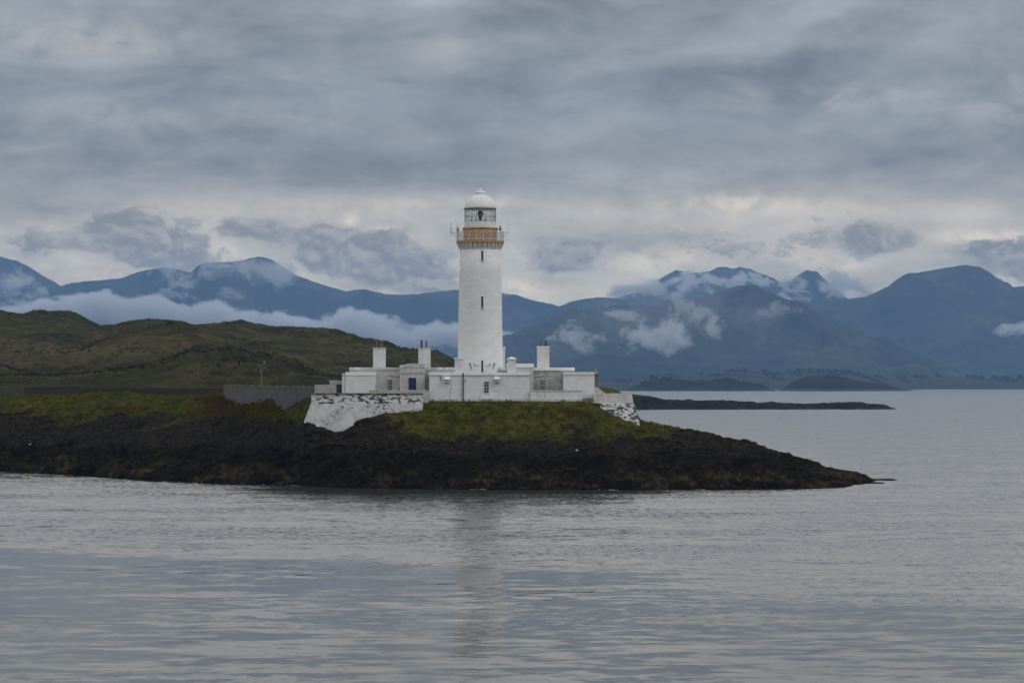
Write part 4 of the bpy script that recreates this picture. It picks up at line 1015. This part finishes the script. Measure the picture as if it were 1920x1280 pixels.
# --- small wind turbine
wt = empty('wind_turbine', P(490, 724, 345), 'small pale wind turbine on a pole behind the garden wall', 'wind turbine')
Yt = 345
MB().tube([(X_(490, Yt), Yt, 8.5), P(490, 694, Yt), P(490, 687.5, Yt)], [.085, .08, .075], 10).build('pole', M['turbine'], wt)
hub = P(490.6, 685.6, Yt)
nc = MB().tube([(hub[0] + .5, Yt + .25, hub[2] + .1), hub, (hub[0] - .35, Yt - .3, hub[2] - .02)], [.1, .2, .12], 10).build('nacelle', M['pipe'], wt)
MB().add([(hub[0] + .3, Yt + .2, hub[2] + .1), (hub[0] + .42, Yt + .22, hub[2] - .1), (hub[0] + .48, Yt + .3, hub[2] + .75), (hub[0] + .2, Yt + .28, hub[2] + .7),
          (hub[0] + .3, Yt + .26, hub[2] + .1), (hub[0] + .42, Yt + .28, hub[2] - .1), (hub[0] + .48, Yt + .36, hub[2] + .75), (hub[0] + .2, Yt + .34, hub[2] + .7)],
         [(0, 1, 2, 3), (7, 6, 5, 4), (0, 4, 5, 1), (1, 5, 6, 2), (2, 6, 7, 3), (3, 7, 4, 0)]).build('tail_vane', M['turbine'], wt)
for a in (-28, 208, 168):
    a = radians(a); L = 1.15 if a < 3.2 else 1.0
    MB().tube([(hub[0], Yt - .35, hub[2]), (hub[0] + L * .5 * cos(a), Yt - .38, hub[2] + L * .5 * sin(a)), (hub[0] + L * cos(a), Yt - .35, hub[2] + L * sin(a))], [.045, .05, .02], 6).build('blade', M['turbine'], wt)
b = MB(); b.box(X_(489, Yt), X_(491.2, Yt), Yt - .16, Yt + .16, Z_(693, Yt), Z_(689.5, Yt), .02); b.build('control_box', M['turbine'], wt)

# --- leaning stick in front of the base
sk = MB().tube([P(842.6, 752, 291.5), P(844, 738, 291.7), P(846.6, 725.5, 291.9)], .028, 6).build('stick', M['timber'])
tag(sk, 'thin dark stick leaning upright against the white base wall', 'stick', kind='thing')

# --- gulls on the rocks
def iz(px, py):
    d = (pxg - px) ** 2 + ((HOR - (Zi - H) * F / Yi) - py) ** 2 + 1e4 * (tg[None, :] > 6.5)
    k = int(np.argmin(d)); return Xi.reshape(-1)[k], Yi.reshape(-1)[k] - .15, Zi.reshape(-1)[k]
for (px, py, lab) in ((55, 834, 'white gull resting on dark rocks near the left edge'), (259, 816, 'white gull sitting on rocks below the left grass bank'), (1083, 846, 'white gull on the dark rocks right of the tower')):
    x, y, z = iz(px, py); g0 = empty('gull', (x, y, z), lab, 'bird', 'gulls on the shore rocks')
    body = MB().tube([(x - .24, y, z + .26), (x - .1, y, z + .2), (x + .1, y, z + .2), (x + .2, y, z + .28), (x + .24, y, z + .36), (x + .31, y, z + .38)], [.03, .11, .12, .08, .075, .03], 10)
    body.build('body', M['gull'], g0, True)
    MB().tube([(x - .32, y, z + .25), (x - .1, y - .03, z + .29), (x + .1, y - .02, z + .29)], [.02, .1, .06], 8).build('wing', M['gullback'], g0, True)
    for s in (-.04, .04): MB().tube([(x + .02, y + s, z - .05), (x + .02, y + s, z + .15)], .012, 5).build('leg', M['sandstone'], g0)
    g0.scale = (.58, .58, .58)

# --- thin foam where the swell meets the rocks
def shore_y(px):
    i = int(np.clip(np.searchsorted(u, px), 0, NU - 1)); k = np.where(Zi[i] > .02)[0][0]; return Yi[i, k]
fv, ff = [], []
for (p0, p1, w) in ((472, 500, .5), (535, 584, 1.1), (600, 628, .5), (300, 345, .6), (880, 915, .5), (1120, 1160, .6), (1290, 1335, .9), (1312, 1324, 1.6), (1535, 1575, .9)):
    st_ = np.linspace(p0, p1, int((p1 - p0) * 1.5))
    for a, b in zip(st_[:-1], st_[1:]):
        e0 = .35 + .65 * abs(perlin(np.array([a * .13]), np.array([p0 * .7]))[0]) * 2; tp = min(1, 4 * min((a - p0), (p1 - b)) / (p1 - p0) + .1)
        if perlin(np.array([a * .21]), np.array([p1 * .3]))[0] > .28: continue
        ya, yb = shore_y(a) + .1, shore_y(b) + .1; n_ = len(fv)
        xa, xb = X_(a, ya), X_(b, yb)
        fv += [(xa, ya - w * e0 * tp, .03), (xb, yb - w * e0 * tp, .03), (xb, yb + .1, .04), (xa, ya + .1, .04)]; ff.append((n_, n_ + 1, n_ + 2, n_ + 3))
tag(mesh_obj('foam', fv, ff, flat_mat('sea_foam', (.62, .64, .65), .9, .2, .2, 3)), kind='stuff')

# --- low wet rocks off the point
for (px, Y, r, lab) in ((1655, 300, .9, 'small black rock awash just off the point'), (1640, 290, .7, 'flat wet rock at the tip of the point')):
    vs = []; b_ = MB().sphere((X_(px, Y), Y, -.12), r, 18, 10, (2.2, 1.2, .36)); vv = np.array(b_.v)
    vv[:, 2] += .12 * fbm(vv[:, 0] * 1.5, vv[:, 1] * 1.5, 3); vv[:, 0] += .2 * fbm(vv[:, 0], vv[:, 1] + 9, 2)
    tag(mesh_obj('rock', vv, b_.f, M['skerry'], at=(X_(px, Y), Y, 0)), lab, 'rock', kind='thing')

# ------------------------------------------------------------------ low cloud lying on the mountains
def fog(name, D, thick, stn, dens, nscale, ero=1.0, soft=30, seed=0.0, lab=None):
    """stn: (px, top row, bottom row). One closed lofted hull; the density fades to nothing inside it."""
    px = np.array([s[0] for s in stn], float)
    zt_ = np.array([Z_(s[1], D) for s in stn]) + soft * .35; zb_ = np.array([Z_(s[2], D) for s in stn]); xs = (px - 960) * D / F
    z0, z1 = zb_.min() - 40, zt_.max() + 40; x0, x1 = xs[0], xs[-1]
    m, g = mat_new(name + '_vapour')
    p = g.pos(); x, y, z = g.xyz(p)
    t = g.m('DIVIDE', g.m('SUBTRACT', x, x0), x1 - x0)
    def curve(vals):
        nd = g.n('ShaderNodeFloatCurve'); c = nd.mapping.curves[0]; nd.mapping.use_clip = True
        tt = (xs - x0) / (x1 - x0); vv = (vals - z0) / (z1 - z0)
        while len(c.points) < len(tt): c.points.new(.5, .5)
        for q, a, b in zip(c.points, tt, vv): q.location = (float(a), float(b)); q.handle_type = 'AUTO'
        nd.mapping.update(); g.put(nd.inputs['Value'], t)
        return g.m('MULTIPLY_ADD', nd.outputs[0], z1 - z0, z0)
    top, bot = curve(zt_), curve(zb_)
    dt = g.m('DIVIDE', g.m('SUBTRACT', top, z), soft); db = g.m('DIVIDE', g.m('SUBTRACT', z, bot), soft * 1.6)
    dx = g.m('MULTIPLY', g.m('MINIMUM', t, g.m('SUBTRACT', 1.0, t)), (x1 - x0) / (soft * 2.2))
    dy = g.m('MULTIPLY', g.m('SUBTRACT', 1.0, g.m('ABSOLUTE', g.m('DIVIDE', g.m('SUBTRACT', y, D), thick))), 3.0)
    e = g.m('MINIMUM', g.m('MINIMUM', dt, db), g.m('MINIMUM', dx, dy))
    e = g.m('MINIMUM', e, 1.15)
    nz = g.noise(g.v('MULTIPLY', g.v('ADD', p, (seed * 977, seed * 331, seed * 517)), (1.0, .45, 1.25)), 1.0 / nscale, 9, .74, .5)
    q = g.m('ADD', g.m('MULTIPLY', e, 1.25), g.m('MULTIPLY', g.m('SUBTRACT', nz, .58), 9.0 * ero))
    den = g.m('MULTIPLY', g.m('MAXIMUM', g.m('MINIMUM', g.m('MULTIPLY', q, 1.3), 1.0), 0.0), dens * FOG_K)
    v = g.n('ShaderNodeVolumePrincipled'); g.put(v.inputs['Color'], (.96, .965, .97)); g.put(v.inputs['Density'], den); g.put(v.inputs['Anisotropy'], .35)
    o = g.n('ShaderNodeOutputMaterial'); g.t.links.new(v.outputs[0], o.inputs['Volume'])
    m.cycles.volume_step_rate = FOG_STEP
    vs = []; fs = []; n = 12; K = len(xs)
    for i in range(K):
        sc = .25 if i in (0, K - 1) else 1
        cz = (zt_[i] + zb_[i]) / 2; hz = max((zt_[i] - zb_[i]) / 2, 8) * 1.12 * sc
        for k in range(n):
            a = 2 * pi * k / n; vs.append((xs[i], D + thick * sc * cos(a), cz + hz * sin(a)))
    for i in range(K - 1):
        for k in range(n): fs.append((i * n + k, i * n + (k + 1) % n, (i + 1) * n + (k + 1) % n, (i + 1) * n + k))
    fs.append(tuple(range(n))[::-1]); fs.append(tuple(range((K - 1) * n, K * n)))
    ob_ = mesh_obj(name, vs, fs, m); tag(ob_, kind='stuff'); return ob_
FOG_STEP = .28; FOG_K = 1.9
FD = .012
fog('fog_bank', 11900, 150, [(-200, 585, 640), (-60, 580, 628), (10, 575, 620), (40, 569, 616), (70, 562, 615), (100, 557, 616), (130, 551, 616), (180, 546, 618), (210, 549, 620), (240, 557, 622), (270, 556, 624), (300, 548, 628), (320, 560, 632), (345, 570, 640), (395, 561, 650), (425, 570, 655), (450, 578, 660), (480, 574, 664), (530, 583, 668), (570, 592, 672), (610, 593, 674), (650, 573, 676), (670, 578, 676), (720, 590, 676), (760, 596, 672), (800, 603, 668), (850, 608, 660), (880, 618, 652), (945, 622, 645), (990, 628, 642), (1015, 634, 640)], FD, 165, .72, 44, 1)
wisps = [  # D, thick, stations, density, noise size, erosion, soft
    (8850, 160, [(1160, 640, 650), (1180, 622, 660), (1205, 606, 664), (1235, 601, 665), (1262, 606, 664), (1285, 622, 660), (1305, 645, 655)], .010, 110, .9, 22),
    (8850, 130, [(1030, 640, 648), (1050, 620, 656), (1075, 612, 660), (1105, 618, 660), (1130, 634, 654), (1145, 644, 650)], .007, 90, 1.0, 20),
    (8850, 130, [(1240, 560, 590), (1258, 552, 610), (1290, 560, 628), (1320, 582, 646), (1345, 606, 652), (1362, 630, 648)], .005, 120, 1.15, 24),
    (8860, 120, [(1128, 596, 602), (1145, 584, 606), (1175, 581, 609), (1200, 586, 608), (1220, 597, 603)], .005, 80, 1.1, 16),
    (8820, 150, [(1020, 600, 630), (1090, 585, 655), (1180, 560, 668), (1270, 545, 672), (1340, 560, 668), (1420, 590, 660), (1480, 610, 640)], .0005, 170, .75, 30),
    (8900, 90, [(1415, 596, 602), (1430, 580, 606), (1465, 570, 600), (1490, 578, 594), (1505, 586, 590)], .004, 70, 1.2, 14),
    (12700, 160, [(1452, 545, 555), (1465, 533, 566), (1490, 522, 570), (1510, 534, 568), (1525, 552, 560)], .012, 110, .85, 24),
    (13000, 180, [(1532, 520, 530), (1548, 508, 552), (1575, 515, 565), (1605, 528, 568), (1640, 540, 564), (1660, 548, 556)], .012, 130, .8, 28),
    (13450, 220, [(1130, 548, 560), (1180, 540, 566), (1240, 527, 564), (1290, 518, 556), (1350, 517, 552), (1400, 520, 548), (1450, 532, 545)], .013, 130, 1.1, 36),
    (11100, 120, [(1868, 622, 626), (1890, 612, 634), (1925, 608, 636), (1970, 612, 634), (2010, 622, 628)], .010, 90, .8, 18),
    (12750, 180, [(-90, 530, 570), (-30, 518, 590), (20, 516, 592), (50, 526, 580), (72, 545, 565), (85, 555, 560)], .007, 150, 1.0, 30),
    (12150, 170, [(275, 540, 548), (295, 510, 556), (318, 488, 560), (340, 478, 566), (360, 500, 572), (378, 530, 560)], .009, 130, .9, 30),
    (12150, 170, [(372, 508, 520), (400, 492, 530), (440, 488, 534), (490, 494, 540), (530, 502, 546), (560, 522, 540)], .0045, 150, 1.2, 30),
    (12100, 120, [(405, 552, 556), (420, 541, 566), (445, 542, 572), (470, 556, 566)], .004, 100, 1.1, 20),
]
for k, (D, th, stn, dn, ns, er, so) in enumerate(wisps): fog('cloud_wisp', D, th * .55, [(p0 + (p0 - sum(q[0] for q in stn) / len(stn)) * .18, t0 - (b0 - t0) * .12, b0 + (b0 - t0) * .10) for p0, t0, b0 in stn], dn * 1.0, ns * .9, er * .8, max(q[2] - q[1] for q in stn) * D / F * .5, k + 3.3)

# ------------------------------------------------------------------ haze
hz, g = mat_new('haze_air')
v = g.n('ShaderNodeVolumePrincipled')
HAZE_D, HAZE_C = 5.8e-5, (.32, .59, 1.0)
g.put(v.inputs['Color'], HAZE_C); g.put(v.inputs['Density'], HAZE_D); g.put(v.inputs['Anisotropy'], .0)
o = g.n('ShaderNodeOutputMaterial'); g.t.links.new(v.outputs[0], o.inputs['Volume'])
hz.cycles.homogeneous_volume = True
ztop = max((o_.matrix_world @ __import__('mathutils').Vector(c))[2] for o_ in scene.objects if o_.type == 'MESH' for c in o_.bound_box) + 20
haze = MB().box(-14500, 14500, -3000, 17600, -14, ztop).build('haze', hz); tag(haze, kind='stuff')

# ------------------------------------------------------------------ sky
SUN_EL, SUN_AZ = 38.0, 118.0     # degrees; azimuth clockwise from +Y (view direction)
world = bpy.data.worlds.new("World"); scene.world = world; world.use_nodes = True
g = G(world.node_tree)
d = g.n('ShaderNodeTexCoord').outputs['Generated']
dx, dy, dz = g.xyz(g.v('NORMALIZE', d))
DEG = 180 / pi
el = g.m('MULTIPLY', g.m('ARCSINE', dz), DEG); az = g.m('MULTIPLY', g.m('ARCTAN2', dx, dy), DEG)
def AZ(px): return math.degrees(math.atan((px - 960) / F))
def EL(py): return math.degrees(math.atan((HOR - py) / F))
sky = g.n('ShaderNodeTexSky', sky_type='NISHITA'); sky.sun_disc = False
sky.sun_elevation = radians(SUN_EL); sky.sun_rotation = radians(SUN_AZ)
blue = g.v('SCALE', sky.outputs[0], scale=.10)
# deck of stratus, brighter towards the zenith (not in view), a pale gap along the horizon
e01 = g.m('DIVIDE', g.m('MAXIMUM', el, 0), 90.0, clamp=True)
S = 1 / 90.0
base_c = g.ramp(e01, [(0, (.88, .80, .62)), (2.2 * S, (.86, .79, .63)), (3.7 * S, (.70, .66, .56)), (4.9 * S, (.37, .375, .375)), (6.4 * S, (.305, .335, .37)), (8.9 * S, (.31, .345, .385)), (11 * S, (.64, .645, .66)), (16 * S, (.90, .905, .92)), (32 * S, (.64, .65, .67)), (90 * S, (.545, .575, .64))])
def blob(px, py, rx, ry):
    u_ = g.m('DIVIDE', g.m('SUBTRACT', az, AZ(px)), rx / F * DEG); v_ = g.m('DIVIDE', g.m('SUBTRACT', el, EL(py)), ry / F * DEG)
    r2 = g.m('ADD', g.m('MULTIPLY', u_, u_), g.m('MULTIPLY', v_, v_))
    return g.m('POWER', 2.718, g.m('MULTIPLY', r2, -1.0))
def total(lst, sgn=1):
    s = None
    for q in lst:
        b_ = g.m('MULTIPLY', blob(*q[:4]), q[4] if len(q) > 4 else 1.0); s = b_ if s is None else g.m('ADD', s, b_)
    return s
# long streaks of the deck
vec = g.comb(g.m('MULTIPLY', az, .20), g.m('MULTIPLY', el, .80), 2.0)
n1 = g.noise(vec, 1.0, 6, .55, .5)
vec2 = g.comb(g.m('MULTIPLY', az, .42), g.m('MULTIPLY', el, 1.05), 7.0)
n2 = g.noise(vec2, 1.0, 6, .6, .4)
k1 = g.m('ADD', 1.0, g.m('ADD', g.m('MULTIPLY', g.m('SUBTRACT', n1, .5), 1.3), g.m('MULTIPLY', g.m('SUBTRACT', n2, .5), .75)))
puff = g.noise(g.comb(g.m('MULTIPLY', az, .62), g.m('MULTIPLY', el, .95), 15.0), 1.0, 9, .58, .8)
k1 = g.m('ADD', k1, g.m('MULTIPLY', g.m('SUBTRACT', puff, .5), .5))
drk = total([(650, 300, 520, 34, 1.0), (1500, 275, 420, 30, .8), (350, 165, 420, 24, .7), (1650, 120, 340, 40, .6), (1000, 165, 300, 22, .6), (1080, 30, 260, 22, .6), (1780, 300, 160, 30, .6)])
k1 = g.m('SUBTRACT', g.m('ADD', k1, -.02), g.m('MULTIPLY', drk, .2))
deck = g.v('SCALE', base_c, scale=k1)
# breaks of paler cloud in the deck
brk = total([(150, 85, 170, 40, .8), (830, 95, 60, 30, .7), (1200, 330, 150, 22, .55), (1560, 190, 200, 25, .6), (1850, 200, 90, 50, .6), (300, 225, 300, 25, .4), (60, 300, 100, 40, .3)])
deck = g.mix(g.m('MULTIPLY', brk, g.rng(puff, .36, .62, .15, .95)), deck, (.56, .565, .56))
# cumulus along the horizon
cv = g.comb(g.m('MULTIPLY', az, .95), g.m('MULTIPLY', el, 1.35), 4.0)
cn = g.noise(cv, 1.0, 8, .62, .35)
cn2 = g.noise(g.comb(g.m('MULTIPLY', az, 2.2), g.m('MULTIPLY', el, 2.8), 8.0), 1.0, 7, .62, .2)
dark = total([(230, 440, 130, 40, 1.0), (320, 490, 90, 40, .9), (465, 428, 46, 22, 1.0), (690, 480, 140, 48, 1.15), (600, 440, 70, 24, .6), (800, 530, 80, 30, .7), (1050, 490, 90, 40, .7), (1090, 465, 40, 20, .8), (1640, 452, 90, 36, 1.1), (1850, 480, 70, 24, 1.0), (1420, 470, 120, 40, .5), (40, 470, 70, 25, .5), (1200, 430, 160, 35, .35), (1950, 500, 80, 50, .9)])
lit = total([(560, 395, 300, 16, .2), (1250, 400, 330, 20, .22), (1780, 395, 160, 16, .2), (900, 520, 60, 20, .6), (140, 500, 90, 18, .5), (655, 415, 14, 14, 1.0), (718, 436, 22, 10, 1.2), (655, 485, 40, 14, .8), (400, 470, 60, 30, .8), (960, 540, 70, 16, .8), (1850, 450, 110, 16, 1.0), (1240, 490, 110, 24, .8), (230, 525, 90, 20, .6), (1120, 545, 90, 14, .5), (1500, 480, 100, 22, .7), (1600, 500, 60, 20, .6), (560, 510, 60, 20, .5), (1380, 380, 140, 18, .5), (850, 380, 120, 12, .4)])
pw = g.rng(g.m('ADD', g.m('ADD', g.m('MULTIPLY', dark, .85), -.02), g.m('ADD', g.m('MULTIPLY', g.m('SUBTRACT', cn, .5), 1.5), g.m('MULTIPLY', g.m('SUBTRACT', cn2, .5), .7))), .22, .56)
zone = g.rng(el, 5.6, 4.2)
cn3 = g.noise(g.v('ADD', cv, (.10, .22, 0)), 1.0, 6, .55, .35)
rel = g.rng(g.m('SUBTRACT', cn, cn3), -.08, .14)
dk = g.mix(g.m('ADD', g.m('MULTIPLY', rel, .75), g.m('MULTIPLY', g.m('SUBTRACT', cn2, .5), .9)), (.30, .275, .24), (.66, .61, .52))
c = g.mix(g.m('MULTIPLY', g.m('MULTIPLY', pw, zone), .92), deck, dk)
lt = g.m('MULTIPLY', g.m('MULTIPLY', lit, g.rng(g.m('ADD', g.m('MULTIPLY', cn, .65), g.m('MULTIPLY', cn2, .35)), .34, .66)), g.rng(pw, .75, .1))
c = g.mix(lt, c, (1.5, 1.34, 1.0))
rim = g.m('MULTIPLY', g.m('MULTIPLY', g.m('MULTIPLY', g.rng(pw, .05, .35), g.rng(pw, .85, .4)), zone), g.m('MULTIPLY', g.rng(g.m('SUBTRACT', cn, cn3), .02, .2), g.rng(el, 4.4, 3.2)))
c = g.mix(g.m('MULTIPLY', rim, .55), c, (.98, .90, .74))
c = g.mix(g.m('MULTIPLY', g.rng(n2, .60, .72), g.m('MULTIPLY', g.rng(el, 6, 20), .35)), c, blue)      # a little open sky high up
c = g.mix(1.0, c, g.mix(g.rng(el, 9, 24), (1.06, 1.0, .905), (1.0, 1.0, 1.0)), 'MULTIPLY')
bg = g.n('ShaderNodeBackground'); g.put(bg.inputs[0], c); g.put(bg.inputs[1], 1.0)
wo = g.n('ShaderNodeOutputWorld'); g.t.links.new(bg.outputs[0], wo.inputs[0])
world.cycles.sampling_method = 'MANUAL'; world.cycles.sample_map_resolution = 1024

sun_d = bpy.data.lights.new('sun', 'SUN'); sun = bpy.data.objects.new('sun', sun_d); COL.objects.link(sun)
sun_d.energy = .5; sun_d.angle = radians(25); sun_d.color = (1.0, .96, .9)
sun.rotation_euler = (radians(90 - SUN_EL), 0, radians(180 - SUN_AZ))
sun.location = (60, 200, 120)

# ------------------------------------------------------------------ render
scene.render.engine = 'CYCLES'
cy = scene.cycles
cy.use_denoising = True
try: cy.denoiser = 'OPENIMAGEDENOISE'
except Exception: pass
cy.max_bounces = 8; cy.diffuse_bounces = 2; cy.glossy_bounces = 3; cy.transparent_max_bounces = 12; cy.volume_bounces = 5
cy.volume_step_rate = 1.0; cy.volume_max_steps = 256
cy.use_adaptive_sampling = True; cy.adaptive_threshold = .01
scene.view_settings.view_transform = 'Standard'; scene.view_settings.look = 'None'
scene.view_settings.exposure = 0.08; scene.view_settings.gamma = 1.0; scene.view_settings.use_curve_mapping = False
